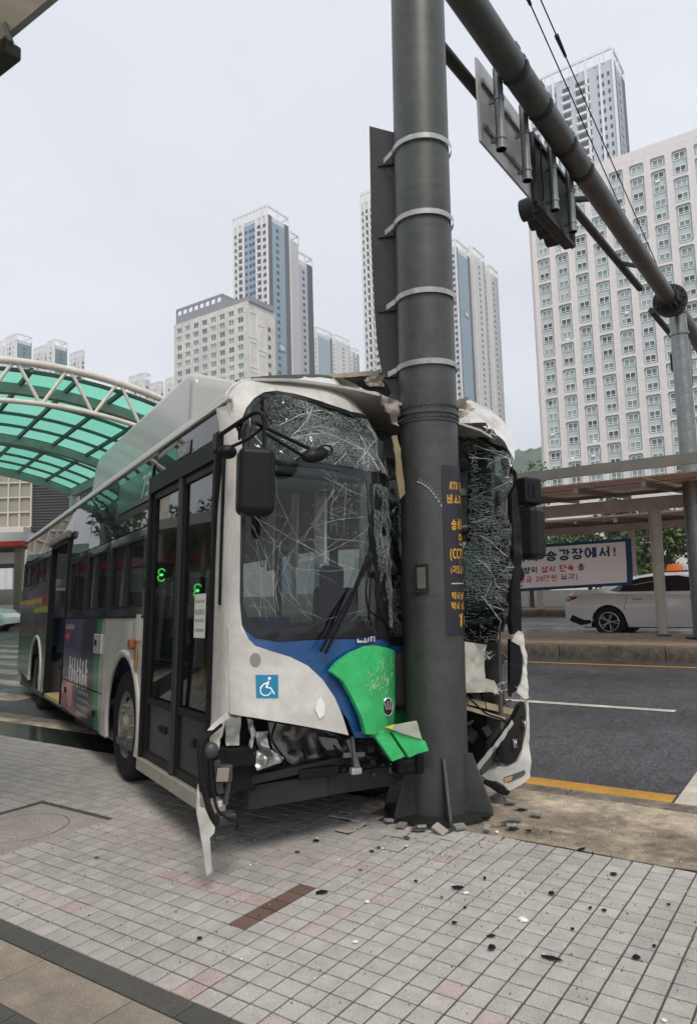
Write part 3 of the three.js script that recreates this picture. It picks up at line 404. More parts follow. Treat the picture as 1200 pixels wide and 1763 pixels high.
{
  const t = thing('traffic_signal', 'black four lamp traffic signal hanging from the gantry arm, seen from behind', 'traffic signal');
  mb().add(new RoundedBoxGeometry(0.16, 0.4, 1.36, 2, 0.03), new THREE.Matrix4().makeRotationY(RY).setPosition(W(-3.12, 9.86, 6.86))).mesh('housing', M.plastic, t);
  mb().add(new THREE.BoxGeometry(0.025, 1.0, 1.62), new THREE.Matrix4().makeRotationY(RY).setPosition(W(-3.03, 9.58, 7.08))).mesh('backing_board', M.darkSteel, t);
  for (const [j0, y0, j1, y1] of [[8.8, 6.6, 10.36, 6.6], [8.8, 7.56, 10.36, 7.56], [8.8, 6.6, 8.8, 7.56], [10.36, 6.6, 10.36, 7.56]]) mb().bar(W(-3.0, j0, y0), W(-3.0, j1, y1), 0.05, 0.05).mesh('board_edge', M.plastic, t);
  for (let k = 0; k < 4; k++) { const j = 9.38 + k * 0.325; const g = new THREE.CylinderGeometry(0.16, 0.15, 0.2, 20, 1, true, 0, 6.283); mb().add(g, new THREE.Matrix4().compose(W(-3.3, j, 6.86), new THREE.Quaternion().setFromUnitVectors(V(0, 1, 0), E1), V(1, 1, 1))).mesh('visor', mat([0.012, 0.012, 0.015], 0.6, 0, { side: THREE.DoubleSide }), t); mb().cyl(W(-3.2, j, 6.86), W(-3.215, j, 6.86), 0.145, 0.145, 20).mesh('lens', mat([0.05, 0.03, 0.03], 0.2), t); }
  hangers(t, [9.2, 9.95], -2.88, 6.62, 7.6);
  mb().tube([W(-2.95, 9.0, 7.5), W(-2.96, 8.98, 7.2), W(-2.97, 9.05, 6.9), W(-3, 9.1, 6.75)], 0.012, 20, 5).mesh('cable', M.black, t);
}
{ const t = thing('traffic_signal', 'dark traffic signal hanging beyond the far gantry leg', 'traffic signal');
  mb().add(new RoundedBoxGeometry(0.2, 0.4, 1.3, 2, 0.03), new THREE.Matrix4().makeRotationY(RY).setPosition(W(-2.95, 18.1, 6.6))).mesh('housing', M.plastic, t); mb().add(new THREE.BoxGeometry(0.03, 0.9, 1.5), new THREE.Matrix4().makeRotationY(RY).setPosition(W(-2.83, 18.1, 6.75))).mesh('backing_board', M.darkSteel, t); for (const j of [17.8, 18.4]) mb().cyl(W(-2.78, j, 7.4), W(-2.78, j, 6.5), 0.05, 0.05, 12).mesh('hanger_tube', M.galvLight, t); }

// ---------------------------------------------------------------- buildings
const bCream = mat([0.82, 0.775, 0.75], 0.8, 0, { map: rep(tex(256, 256, (u, v, x, y) => { const l = 0.95 + 0.05 * (fbm(u * 8, v * 8, 3, 8) - 0.5), k = (x % 64 < 2 || y % 64 < 2) ? 0.9 : 1; return [l * k, l * k, l * k]; }), 4.8) });
const bPanel = mat([0.46, 0.52, 0.525], 0.75), bWhite = mat([0.78, 0.77, 0.745], 0.85, 0, { map: rep(T.dirt, 30) }), bFrame = mat([0.82, 0.82, 0.8], 0.5);
const bGlass = [[0.1, 0.15, 0.15], [0.17, 0.25, 0.24], [0.045, 0.06, 0.065], [0.27, 0.36, 0.34], [0.2, 0.28, 0.27]].map((c) => mat(c, 0.12));
function rrect(x, y, w, h, r) { const p = new THREE.Path(); p.moveTo(x - w / 2 + r, y); p.lineTo(x + w / 2 - r, y); p.absarc(x + w / 2 - r, y + r, r, -Math.PI / 2, 0); p.lineTo(x + w / 2, y + h - r); p.absarc(x + w / 2 - r, y + h - r, r, 0, Math.PI / 2); p.lineTo(x - w / 2 + r, y + h); p.absarc(x - w / 2 + r, y + h - r, r, Math.PI / 2, Math.PI); p.lineTo(x - w / 2, y + r); p.absarc(x - w / 2 + r, y + r, r, Math.PI, Math.PI * 1.5); return p; }
function windowGeo(w, h, lo = 0.32) { const f = mb(), t = 0.13, d = 0.12; f.box(0, 0.045, 0, w, t, d).box(0, h - 0.045, 0, w, t, d).box(-w / 2 + 0.045, h / 2, 0, t, h, d).box(w / 2 - 0.045, h / 2, 0, t, h, d).box(0, h / 2, 0, t, h, d); if (lo) f.box(0, h * lo, 0, w, 0.1, d); return f.geo(); }
{ // cream apartment block with rounded window recesses
  const p = atDepth(927, 620, 150); p.y = 0; const t = thing('apartment_block', 'huge cream apartment block with rounded recesses around teal windows', 'building', p, RY); const R = rng(9);
  const cols = 10, pitch = 4.0, fl = 2.8, y0 = 18.2, nf = 24, L = cols * pitch + 2.2, top = y0 + nf * fl + 2.0;
  const sh = new THREE.Shape(); sh.moveTo(0, 0); sh.lineTo(L, 0); sh.lineTo(L, top); sh.lineTo(0, top); sh.closePath(); const wins = [];
  for (let c = 0; c < cols; c++) { let f = 0, first = true; while (f < nf) { let n = first ? 1 + ((c * 2) % 3) : [3, 3, 2, 4][Math.floor(R() * 4)]; first = false; n = Math.min(n, nf - f); sh.holes.push(rrect(2.3 + c * pitch, y0 + f * fl + 0.28, 2.75, n * fl - 0.5, 0.42)); for (let k = 0; k < n; k++) wins.push([2.3 + c * pitch, y0 + (f + k) * fl + 0.75]); f += n; } }
  obj('facade', plain(new THREE.ExtrudeGeometry(sh, { depth: 0.4, bevelEnabled: false, curveSegments: 4 }).translate(0, 0, -0.4)), bCream, t);
  mb().box(L / 2, top / 2, -8.42, L - 0.02, top - 0.02, 16).mesh('body', bPanel, t);
  mb().box(L / 2, top + 0.35, -0.3, L, 0.7, 0.5).box(L / 2, top + 0.9, -0.3, L, 0.06, 0.06).mesh('parapet', bCream, t);
  mb().box(-0.25, top / 2, -8.2, 0.5, top, 16.4).mesh('side_wall', mat([0.5, 0.48, 0.47], 0.8), t);
  const wg = windowGeo(2.02, 1.5, 0.3), pg = plain(new THREE.BoxGeometry(1.96, 1.44, 0.05)), shut = plain(new THREE.BoxGeometry(0.92, 0.95, 0.03)), acg = plain(new THREE.BoxGeometry(0.75, 0.5, 0.3));
  for (const [x, y] of wins) { const w = obj('window', wg, bFrame, t); w.position.set(x, y, -0.36); const g = obj('pane', pg, bGlass[Math.floor(R() * 4.6)], w); g.position.set(0, 0.75, -0.02); if (R() < 0.07) { const s = obj('air_conditioner', acg, bFrame, w); s.position.set((R() - 0.5) * 1.2, -0.22, 0.12); } if (R() < 0.12) { const s = obj('open_sash', shut, bGlass[2], w); s.position.set((R() < 0.5 ? -1 : 1) * 0.48, 0.96, 0.03); } }
}
{ // low white block with teal windows left of the tower
  const p = atDepth(427, 600, 204); p.y = 0; const t = thing('apartment_block', 'white twelve storey block with a dark roof screen below the grey tower', 'building', p, RY); const R = rng(12);
  const cols = 8, pitch = 3.75, L = cols * pitch + 1.4, fl = 2.8, y0 = 55, nf = 11, top = y0 + nf * fl + 1.0;
  const sh = new THREE.Shape(); sh.moveTo(-L, 0); sh.lineTo(0, 0); sh.lineTo(0, top); sh.lineTo(-L, top); sh.closePath();
  for (let c = 0; c < cols; c++) for (let f = 0; f < nf; f++) sh.holes.push(rrect(-L + 2.3 + c * pitch, y0 + f * fl + 0.55, 2.2, 1.75, 0.02));
  obj('facade', plain(new THREE.ExtrudeGeometry(sh, { depth: 0.35, bevelEnabled: false, curveSegments: 1 }).translate(0, 0, -0.35)), bWhite, t);
  for (let c = 0; c <= cols; c++) mb().box(-L + 0.4 + c * pitch, (top + 40) / 2 + 0.0, 0.12, 0.5, top - 40, 0.24).mesh('pilaster', bWhite, t);
  mb().box(-L / 2, top / 2, -6.4, L - 0.02, top - 0.02, 12).mesh('body', bWhite, t);
  const wg = windowGeo(2.1, 1.65, 0), pg = plain(new THREE.BoxGeometry(2.05, 1.6, 0.05));
  for (let c = 0; c < cols; c++) for (let f = 0; f < nf; f++) { const w = obj('window', wg, bFrame, t); w.position.set(-L + 2.3 + c * pitch, y0 + f * fl + 0.6, -0.28); const g = obj('pane', pg, bGlass[Math.floor(R() * 4.6)], w); g.position.set(0, 0.82, -0.03); }
  const side = mb(); for (const [z, h] of [[-0.8, 0], [-4.6, -3]]) for (let k = 0; k < 4; k++) { const y = top - 3 - k * 9 + h; side.box(0.06, y, z - 1.6, 0.12, 0.15, 3.3).box(0.06, y - 7.6, z - 1.6, 0.12, 0.15, 3.3).box(0.06, y - 3.8, z, 0.12, 7.6, 0.15).box(0.06, y - 3.8, z - 3.3, 0.12, 7.6, 0.15); } side.mesh('side_frames', bFrame, t);
  const dk = mb(); for (let f = 0; f < 10; f++) dk.box(0.03, top - 6 - f * fl, -9.6, 0.1, 1.2, 1.1); stuff(dk.mesh('side_windows', bGlass[2], t));
  const grey = mat([0.25, 0.26, 0.28], 0.8); const cr = mb(); cr.box(-L + 10, top + 5.2, -1.2, 20, 0.7, 0.5).box(-L + 10, top + 1.6, -1.2, 20, 3.2, 0.4); for (let k = 0; k <= 8; k++) cr.box(-L + k * 2.5, top + 3, -1.2, 0.5, 5, 0.45); cr.box(-L + 20, top + 3, -4, 0.4, 5, 6).box(-L + 20, top + 5.2, -4, 0.5, 0.7, 6); cr.mesh('roof_screen', grey, t);
  mb().box(-3, top + 0.8, -6, 7, 1.6, 11).mesh('roof_edge', grey, t);
}
function tower(name, label, px, py, d, l1, l2, o = {}) {
  const p = atDepth(px, py, d), top = p.y; p.y = 0; const t = thing(name, label, 'building', p, RY), fl = o.floor || 2.8, R = rng(Math.floor(px * 7 + py)), lo = o.lo ?? top * 0.25;
  const wall = mat(o.wall || [0.62, 0.625, 0.635], 0.85), trim = mat(o.trim || [0.76, 0.76, 0.76], 0.8), strip = mat(o.strip || [0.25, 0.34, 0.42], 0.8), edge = mat(o.edge || [0.11, 0.112, 0.13], 0.8);
  mb().box(-l1 / 2, top / 2, -l2 / 2, l1, top, l2).mesh('body', wall, t);
  if (o.end !== 0) {
    const e = o.end || [0.2, 0.8]; mb().box(0.1, top / 2, -l2 * e[0] / 2, 0.2, top, l2 * e[0]).mesh('edge_strip', edge, t); mb().box(0.1, top / 2, -l2 * (1 + e[1]) / 2, 0.2, top, l2 * (1 - e[1])).mesh('edge_strip', edge, t); mb().box(0.05, top / 2 - 1, -l2 * (e[0] + e[1]) / 2, 0.1, top - 2, l2 * (e[1] - e[0])).mesh('end_panel', strip, t);
    if (o.endWin) { const w = mb(); for (let y = top - 4.5; y > lo; y -= fl) w.box(0.13, y, -l2 * (o.endWin === true ? 0.45 : o.endWin), 0.1, 1.1, 1.4).box(0.16, y - 0.6, -l2 * (o.endWin === true ? 0.45 : o.endWin), 0.16, 0.12, 1.8); stuff(w.mesh('end_windows', bGlass[2], t)); }
  }
  const bays = o.bays || [[0.08, 1.6, 0], [0.22, 2.6, 1], [0.4, 1.2, 2], [0.5, 1.2, 2], [0.62, 1.2, 2], [0.78, 2.6, 1], [0.92, 1.6, 0]];
  const dk = mb(), rl = mb(), pl = mb(), bl = mb(); let hasB = 0;
  for (const [f, w, kind] of bays) { const x = -f * l1; for (let y = top - 4.2; y > lo; y -= fl) { dk.box(x, y, 0.04, w, kind === 1 ? 1.9 : 1.3, 0.1); if (kind === 1) rl.box(x, y - 1.15, 0.25, w + 0.3, 0.75, 0.4); } if (kind === 2) { bl.box(x, (top + lo) / 2, 0.015, 2.0, top - lo - 3, 0.03); hasB = 1; } }
  stuff(dk.mesh('windows', mat([0.05, 0.062, 0.07], 0.2), t)); if (rl.l.length) stuff(rl.mesh('balconies', trim, t)); if (hasB) bl.mesh('blue_bands', strip, t);
  for (const f of [0, 0.15, 0.31, 0.7, 0.86, 1]) pl.box(-f * l1, top / 2 + 1, 0.2, 0.7, top + 2, 0.5); pl.mesh('pilasters', trim, t);
  const cr = mb(); cr.box(-l1 / 2, top + 3.4, 0.1, l1, 0.8, 0.6).box(-l1 / 2, top + 3.4, -l2, l1, 0.8, 0.6); for (let k = 0; k <= 10; k++) cr.box(-l1 * k / 10, top + 1.5, 0.1, 0.5, 4, 0.5); cr.box(0, top + 3.4, -l2 / 2, 0.6, 0.8, l2).box(0, top + 1.5, -l2, 0.5, 4, 0.5).box(0, top + 1.5, -l2 / 2, 0.5, 4, 0.5); cr.mesh('roof_frame', trim, t);
  if (o.text) { const tx = canvas(128, 64, (x) => { x.fillStyle = '#7c8a98'; x.fillRect(0, 0, 128, 64); x.fillStyle = '#eef0f2'; x.font = 'bold 52px sans-serif'; x.textAlign = 'center'; x.fillText(o.text[0], 64, 50); }); const s = o.text[1]; obj('number_plate', quad(V(0.25, s, -l2 * 0.4), V(0.25, s, -l2 * 0.75), V(0.25, s + 3.2, -l2 * 0.75), V(0.25, s + 3.2, -l2 * 0.4)), mat(0xffffff, 0.8, 0, { map: tx }), t); }
  return t;
}
const towers = 'apartment towers behind the station';
tower('apartment_tower', 'tall apartment tower with a blue end wall between dark grey edges', 460, 368, 260, 17.5, 12.5, { endWin: true, text: ['104', 92] });
tower('apartment_tower', 'plain pale slab joined behind the tower with the blue end wall', 499, 412, 276, 5, 5.5, { end: 0, wall: [0.5, 0.5, 0.51], bays: [[0.5, 1, 2]] });
tower('apartment_tower', 'slim apartment tower with stacked dark balconies beside the plain slab', 513, 446, 286, 7, 9.5, { strip: [0.4, 0.44, 0.5], edge: [0.07, 0.075, 0.08], end: [0.02, 0.62], endWin: 0.35, bays: [[0.5, 1.4, 0]] });
tower('apartment_tower', 'short blue ended tower to the right of the slim balcony tower', 546, 572, 420, 10, 15, { strip: [0.3, 0.4, 0.46], end: [0.03, 0.86] });
tower('apartment_tower', 'distant white tower with one column of small windows', 577, 584, 480, 12, 17, { strip: [0.6, 0.6, 0.6], edge: [0.42, 0.42, 0.44], end: [0.05, 0.93], endWin: 0.55 });
tower('apartment_tower', 'distant narrow tower beside the pole sign', 607, 606, 520, 10, 8, { strip: [0.5, 0.5, 0.52], endWin: 0.5 });
tower('apartment_tower', 'tall tower mostly hidden behind the gantry pole', 668, 332, 250, 12, 12, { bays: [[0.1, 1.4, 0], [0.35, 2.4, 1], [0.55, 1.4, 0], [0.75, 2.4, 1], [0.93, 1.4, 0]] });
tower('apartment_tower', 'tower with a wide blue end wall right of the gantry pole', 784, 424, 313, 16, 14, { end: [0.1, 0.85], text: ['106', 124], bays: [[0.1, 1.5, 0], [0.35, 3, 1], [0.6, 1.3, 0], [0.85, 3, 1]] });
tower('apartment_tower', 'pale tower with a column of dark windows beside the wide blue wall', 813, 436, 326, 6, 13, { end: [0.03, 0.88], strip: [0.58, 0.57, 0.57], edge: [0.36, 0.35, 0.37], endWin: 0.5, bays: [[0.5, 1, 0]] });
tower('apartment_tower', 'lower grey tower step at the end of the pale tower row', 842, 468, 340, 5, 10, { end: [0.05, 0.6], strip: [0.5, 0.5, 0.51], edge: [0.4, 0.4, 0.42], endWin: 0.4, bays: [[0.5, 1, 0]] });
tower('apartment_tower', 'very tall grey tower rising behind the cream apartment block', 1054, 100, 200, 26, 13, { wall: [0.5, 0.53, 0.58], endWin: true, end: [0.16, 0.74], strip: [0.33, 0.36, 0.42], edge: [0.11, 0.11, 0.13], bays: [[0.06, 0.6, 0], [0.15, 2, 0], [0.36, 4, 1], [0.55, 2.2, 1], [0.7, 1.4, 2], [0.82, 1.4, 2], [0.94, 2, 0]] });
for (const [x, y, d, a, b, s, l] of [[6, 596, 430, 8, 12, [0.5, 0.52, 0.52], 'pale tower cut by the frame above the green canopy'], [30, 584, 400, 12, 9, [0.13, 0.22, 0.25], 'white tower with a teal window stripe above the green canopy'], [77, 604, 420, 11, 3, [0.5, 0.5, 0.5], 'low white tower between the two teal striped towers'], [95, 594, 405, 7, 8, [0.1, 0.18, 0.21], 'white tower ending in a dark teal wall'], [141, 612, 440, 12, 2, [0.55, 0.55, 0.56], 'pale grey tower beside the dark teal wall'], [249, 652, 400, 13, 4, [0.55, 0.55, 0.56], 'white tower above the end of the green arch'], [277, 666, 430, 10, 2, [0.52, 0.52, 0.53], 'low white tower with a railing roof above the arch'], [300, 658, 450, 8, 6, [0.5, 0.52, 0.55], 'grey tower step next to the white block']]) tower('distant_tower', l, x, y, d, a, b, { strip: s, edge: s, end: [0.05, 0.95], endWin: 0.5, bays: [[0.25, 1.6, 0], [0.6, 1.6, 0], [0.85, 1.2, 0]], wall: [0.6, 0.605, 0.61] });
// ---------------------------------------------------------------- hill
{
  const nx = 70, ny = 24, pos = [], col = [], idx = []; for (let b = 0; b <= ny; b++) for (let a = 0; a <= nx; a++) { const u = a / nx, v = b / ny, x = 60 + u * 420, ridge = 118 + 30 * Math.sin(u * 3 - 0.35) + 46 * (fbm(u * 5, 2, 4) - 0.5); const y = ridge * Math.pow(Math.sin(v * Math.PI / 2), 0.8) + (fbm(u * 60, v * 20, 4) - 0.5) * 16; pos.push(x, y, -560 - v * 190 + (fbm(u * 30, v * 12, 3) - 0.5) * 22); const k = 0.7 + 0.7 * fbm(u * 120, v * 50, 3); col.push(0.045 * k, 0.075 * k, 0.045 * k); }
  for (let b = 0; b < ny; b++) for (let a = 0; a < nx; a++) { const k = b * (nx + 1) + a; idx.push(k, k + 1, k + nx + 2, k, k + nx + 2, k + nx + 1); }
  const g = new THREE.BufferGeometry(); g.setAttribute('position', new THREE.Float32BufferAttribute(pos, 3)); g.setAttribute('color', new THREE.Float32BufferAttribute(col, 3)); g.setIndex(idx); g.computeVertexNormals(); structure(obj('hill', g, mat([1, 1, 1], 1, 0, { vertexColors: true })), 'wooded hill in the haze beyond the apartment block');
}
// ---------------------------------------------------------------- trees
const leafM = [[0.06, 0.11, 0.03], [0.045, 0.085, 0.028], [0.085, 0.14, 0.035]].map((c) => mat(c, 0.8, 0, { phys: 1, transmission: 0.25, thickness: 0, side: THREE.DoubleSide })), barkM = mat([0.1, 0.08, 0.06], 0.9);
function tree(label, p, h, r, k, seed, n = 1500, group = 'trees behind the platforms', name = 'broadleaf_tree') {
  const t = thing(name, label, 'tree', p, 0, group), R = rng(seed); const tr = mb().cyl([0, 0, 0], [0.05, h * 0.6, 0], 0.16, 0.08, 8); for (let q = 0; q < 6; q++) { const a = q * 1.05 + R(); tr.cyl([0.03, h * (0.3 + 0.05 * q), 0], [Math.cos(a) * r * 0.6, h * (0.55 + 0.06 * q), Math.sin(a) * r * 0.6], 0.05, 0.02, 6); } tr.mesh('trunk', barkM, t);
  const lobes = Array.from({ length: 16 }, () => { const a = R() * 6.28, q = Math.sqrt(R()) * r * 0.75; return [Math.cos(a) * q, h * (0.35 + 0.55 * R()), Math.sin(a) * q, r * (0.25 + 0.25 * R())]; }), pos = [], col = [];
  for (let q = 0; q < n; q++) { const L = lobes[Math.floor(R() * lobes.length)], v = V(R() - 0.5, R() - 0.5, R() - 0.5).normalize().multiplyScalar(L[3] * Math.pow(R(), 0.4)); const c = V(L[0], L[1], L[2]).add(v), a = V(R() - 0.5, R() - 0.5, R() - 0.5).normalize(), b = V(R() - 0.5, R() - 0.5, R() - 0.5).cross(a).normalize(), s = 0.1 + 0.12 * R(); const A = c.clone().addScaledVector(a, s), B = c.clone().addScaledVector(b, s * 0.6), C = c.clone().addScaledVector(a, -s), D = c.clone().addScaledVector(b, -s * 0.6); for (const w of [A, B, C, A, C, D]) pos.push(w.x, w.y, w.z); }
  const g = new THREE.BufferGeometry(); g.setAttribute('position', new THREE.Float32BufferAttribute(pos, 3)); g.computeVertexNormals(); obj('crown', g, leafM[k % 3], t);
}
[[-16, 42, 5, 2.6], [-12.2, 41, 4.6, 2.5], [-8.6, 40, 5.2, 2.7], [-5.2, 41, 4.8, 2.6], [-1.6, 40, 5.4, 2.8], [2.2, 41, 5, 2.6], [-10.4, 45, 6.4, 2.8], [-3.4, 45, 6.6, 3], [0.6, 46, 6.2, 3]].forEach(([i, j, h, r], k) => tree('bushy green tree in the row behind the second platform', W(i, j, 0.17), h, r, k, 40 + k, 2600));
tree('small bright green tree showing above the platform canopy', atDepth(893, 1000, 70).setY(0.17), 13.5, 3.4, 2, 91, 2200, undefined, 'small_tree');
// ---------------------------------------------------------------- station: overhead roof at the viewer, green vault, buildings behind
{ // roof above the pavement's inner part
  const t = thing('station_roof', 'grey station roof edge jutting in overhead with a lamp under it', 'roof', V(0, 0, 0), RY);
  const sof = mat([0.86, 0.87, 0.84], 0.6, 0, { map: rep(T.dirt, 2.4) });
  for (let k = 0; k < 9; k++) mb().box(-33 + k * 3.5, 5.06, 2.9, 3.488, 0.1, 10.1).mesh('soffit_panel', sof, t);
  mb().box(-19, 5.3, 2.9, 31.5, 0.36, 10.08).mesh('slab', M.greyPaint, t); mb().box(-19, 5.28, -2.17, 31.5, 0.52, 0.05).mesh('fascia', mat([0.25, 0.26, 0.27], 0.5, 0.3), t);
  for (const i of [-24, -16, -9.5]) mb().cyl([i, 0, 4.0], [i, 5.02, 4.0], 0.22, 0.22, 24).mesh('column', M.greyPaint, t);
}
{ const t = thing('soffit_lamp', 'small dark lamp fixed below the roof edge', 'lamp'); const p = onY(14, 88, 4.9); mb().add(new RoundedBoxGeometry(0.42, 0.09, 0.11, 2, 0.015), new THREE.Matrix4().makeRotationY(RY).setPosition(p.clone().add(V(-0.12, -0.02, -0.08)))).mesh('housing', M.darkSteel, t); for (const s of [0.06, -0.2]) mb().bar(p.clone().addScaledVector(E1, s), p.clone().addScaledVector(E1, s).add(V(-0.04, 0.14, 0.06)), 0.03, 0.012).mesh('bracket', M.galvLight, t); }
{ // hall along the left of the bus; it shows as the dark image in the bus's side
  const a = V(-10, 0, -5), b = V(-25, 0, -42), d = b.clone().sub(a), L = d.length(), t = thing('station_hall', 'long glass fronted station hall facing the side of the bus', 'building', a, Math.atan2(-d.z, d.x));
  mb().box(L / 2, 2.1, -2.1, L, 4.2, 4).mesh('body', mat([0.32, 0.31, 0.3], 0.7), t); mb().box(L / 2, 4.1, 0.8, L, 0.3, 2).mesh('eave', mat([0.62, 0.6, 0.57], 0.6), t); mb().box(L / 2, 3.3, 0.05, L, 0.3, 0.12).mesh('red_band', mat([0.5, 0.03, 0.03], 0.5), t);  // red paint stands in for a lit red sign mirrored in the bus
  for (let k = 0; k < 13; k++) { mb().box(1.5 + k * 3, 1.5, 0, 2.6, 2.8, 0.08).mesh('glass_bay', mat([0.02, 0.024, 0.026], 0.1), t); mb().box(3 + k * 3, 2.0, 0.1, 0.25, 4.0, 0.3).mesh('column', mat([0.45, 0.44, 0.42], 0.6), t); }
}
const VS0 = V(-5.346, 7.094, -22), VA = V(-0.57, 0, -0.82), VB = V(-0.82, 0, 0.57), vy = (s) => 8.0 - (s - 4.2) ** 2 / 25.6;
const vp = (s, off, dy = 0) => V(VS0.x, 0, VS0.z).addScaledVector(VB, s).addScaledVector(VA, off).setY(vy(s) + dy);
{
  const t = thing('vaulted_canopy', 'arched canopy of green translucent panels with a white front truss', 'canopy');
  const cream = mat([0.76, 0.72, 0.66], 0.5, 0, { map: rep(T.dirt, 1.5) }), rib = mat([0.36, 0.42, 0.38], 0.55, 0, { map: rep(T.dirt, 2) }), purl = mat([0.08, 0.13, 0.115], 0.6);
  const teal = [0, 1, 2].map((k) => mat([[0.33, 0.93, 0.73], [0.3, 0.9, 0.7], [0.36, 0.96, 0.77]][k], 1, 0, { phys: 1, transmission: 0.6, thickness: 0, side: THREE.DoubleSide }));
  const S0 = -0.9, S1 = 9.3, N = 8, OFF = [0, 1.6, 3.4, 5.2, 7.0, 8.8, 10.6, 12.4, 14.2, 16], ds = (S1 - S0) / N;
  const curve = (off, dy, a = S0, b = S1, n = 30) => Array.from({ length: n + 1 }, (_, k) => vp(a + (b - a) * k / n, off, dy));
  mb().tube(curve(-0.25, 0.12), 0.11, 60, 8).mesh('upper_chord', cream, t); mb().tube(curve(-0.25, -1.0, -0.2, 8.6), 0.075, 60, 8).mesh('lower_chord', cream, t);
  for (let k = 0, s = -0.3; s < 8.6; s += 1.42, k++) { mb().cyl(vp(s + 0.62, -0.25, 0.1), vp(s, -0.25, -1.0), 0.05, 0.05, 8).mesh('truss_strut', cream, t); mb().cyl(vp(s + 0.72, -0.25, 0.1), vp(s + 1.38, -0.25, -1.0), 0.05, 0.05, 8).mesh('truss_strut', cream, t); }
  for (const [off, w] of [[1.4, 0.3], [8.8, 0.34], [16, 0.4]]) { const g = mb(); const c = curve(off, -0.22, S0, S1, 16); for (let k = 0; k < 16; k++) g.bar(c[k], c[k + 1], w, 0.3); g.mesh('rib', rib, t); }
  for (const off of OFF) { const g = mb(); const c = curve(off, -0.05, S0, S1, 16); for (let k = 0; k < 16; k++) g.bar(c[k], c[k + 1], 0.09, 0.1); g.mesh('panel_bar', purl, t); }
  for (let k = 0; k <= N; k++) { const s = S0 + k * ds; mb().bar(vp(s, -0.25, -0.07), vp(s, 16.2, -0.07), 0.1, 0.13).mesh('purlin', purl, t); }
  for (let k = 0; k < N; k++) for (let m = 0; m < OFF.length - 1; m++) { const a = vp(S0 + k * ds, OFF[m], 0.04), b = vp(S0 + (k + 1) * ds, OFF[m], 0.04), c = vp(S0 + (k + 1) * ds, OFF[m + 1], 0.04), d = vp(S0 + k * ds, OFF[m + 1], 0.04); obj('roof_panel', quad(a, b, c, d), teal[Math.floor(hash3(k, m, 4) * 3)], t); }
  mb().bar(vp(S0, -0.3, -0.2), vp(S0, 16.3, -0.2), 0.34, 0.4).mesh('eave_beam', rib, t); mb().bar(vp(S1, -0.3, -0.2), vp(S1, 16.3, -0.2), 0.34, 0.4).mesh('eave_beam', rib, t);
  for (const s of [S0, S1]) for (const off of [0.6, 15.6]) { const p = vp(s, off, -0.4); mb().cyl(p, V(p.x, 0, p.z), 0.24, 0.24, 20).mesh('column', cream, t); }
}
{ // hall behind the vault
  const z = 48, pa = atDepth(-260, 900, z), pb = atDepth(54, 900, z), top = atDepth(20, 806, z).y, lo = atDepth(20, 908, z).y; const t = thing('station_annex', 'cream annex with a gridded glass wall behind the green canopy', 'building');
  const cream = mat([0.52, 0.48, 0.42], 0.7), pale = mat([0.62, 0.57, 0.53], 0.7);
  mb().box((pa.x + pb.x) / 2, (top) / 2 + 2, -z - 4, pb.x - pa.x, top - 4, 7.6).mesh('body', mat([0.33, 0.32, 0.28], 0.5), t);
  const n = 16, w = (pb.x - pa.x) / n; for (let k = 0; k < n; k++) for (let r = 0; r < 4; r++) { const h = (top - lo) / 4; mb().box(pa.x + (k + 0.5) * w, lo + (r + 0.5) * h, -z - 0.12, w - 0.09, h - 0.09, 0.06).mesh('window_pane', mat([0.3, 0.29, 0.24], 0.25), t); }
  for (let k = 0; k <= n; k++) mb().box(pa.x + k * w, (top + lo) / 2, -z - 0.02, 0.1, top - lo, 0.16).mesh('mullion', cream, t); for (let r = 0; r <= 4; r++) mb().box((pa.x + pb.x) / 2, lo + (top - lo) * r / 4, -z - 0.01, pb.x - pa.x, 0.1, 0.12).mesh('transom', cream, t);
  mb().box((pa.x + pb.x) / 2, lo - 0.45, -z + 0.5, pb.x - pa.x, 0.75, 1.2).mesh('band', pale, t);
  const pc = atDepth(150, 900, z), lou = mat([0.06, 0.06, 0.065], 0.6); mb().box((pb.x + pc.x) / 2, (top - 0.6) / 2, -z - 3.6, pc.x - pb.x, top - 0.6, 7).mesh('dark_wing', lou, t); for (let k = 0; k < 22; k++) mb().box((pb.x + pc.x) / 2, lo - 0.4 + k * 0.19, -z - 0.08, pc.x - pb.x, 0.05, 0.12).mesh('louvre', mat([0.1, 0.1, 0.105], 0.5), t);
}
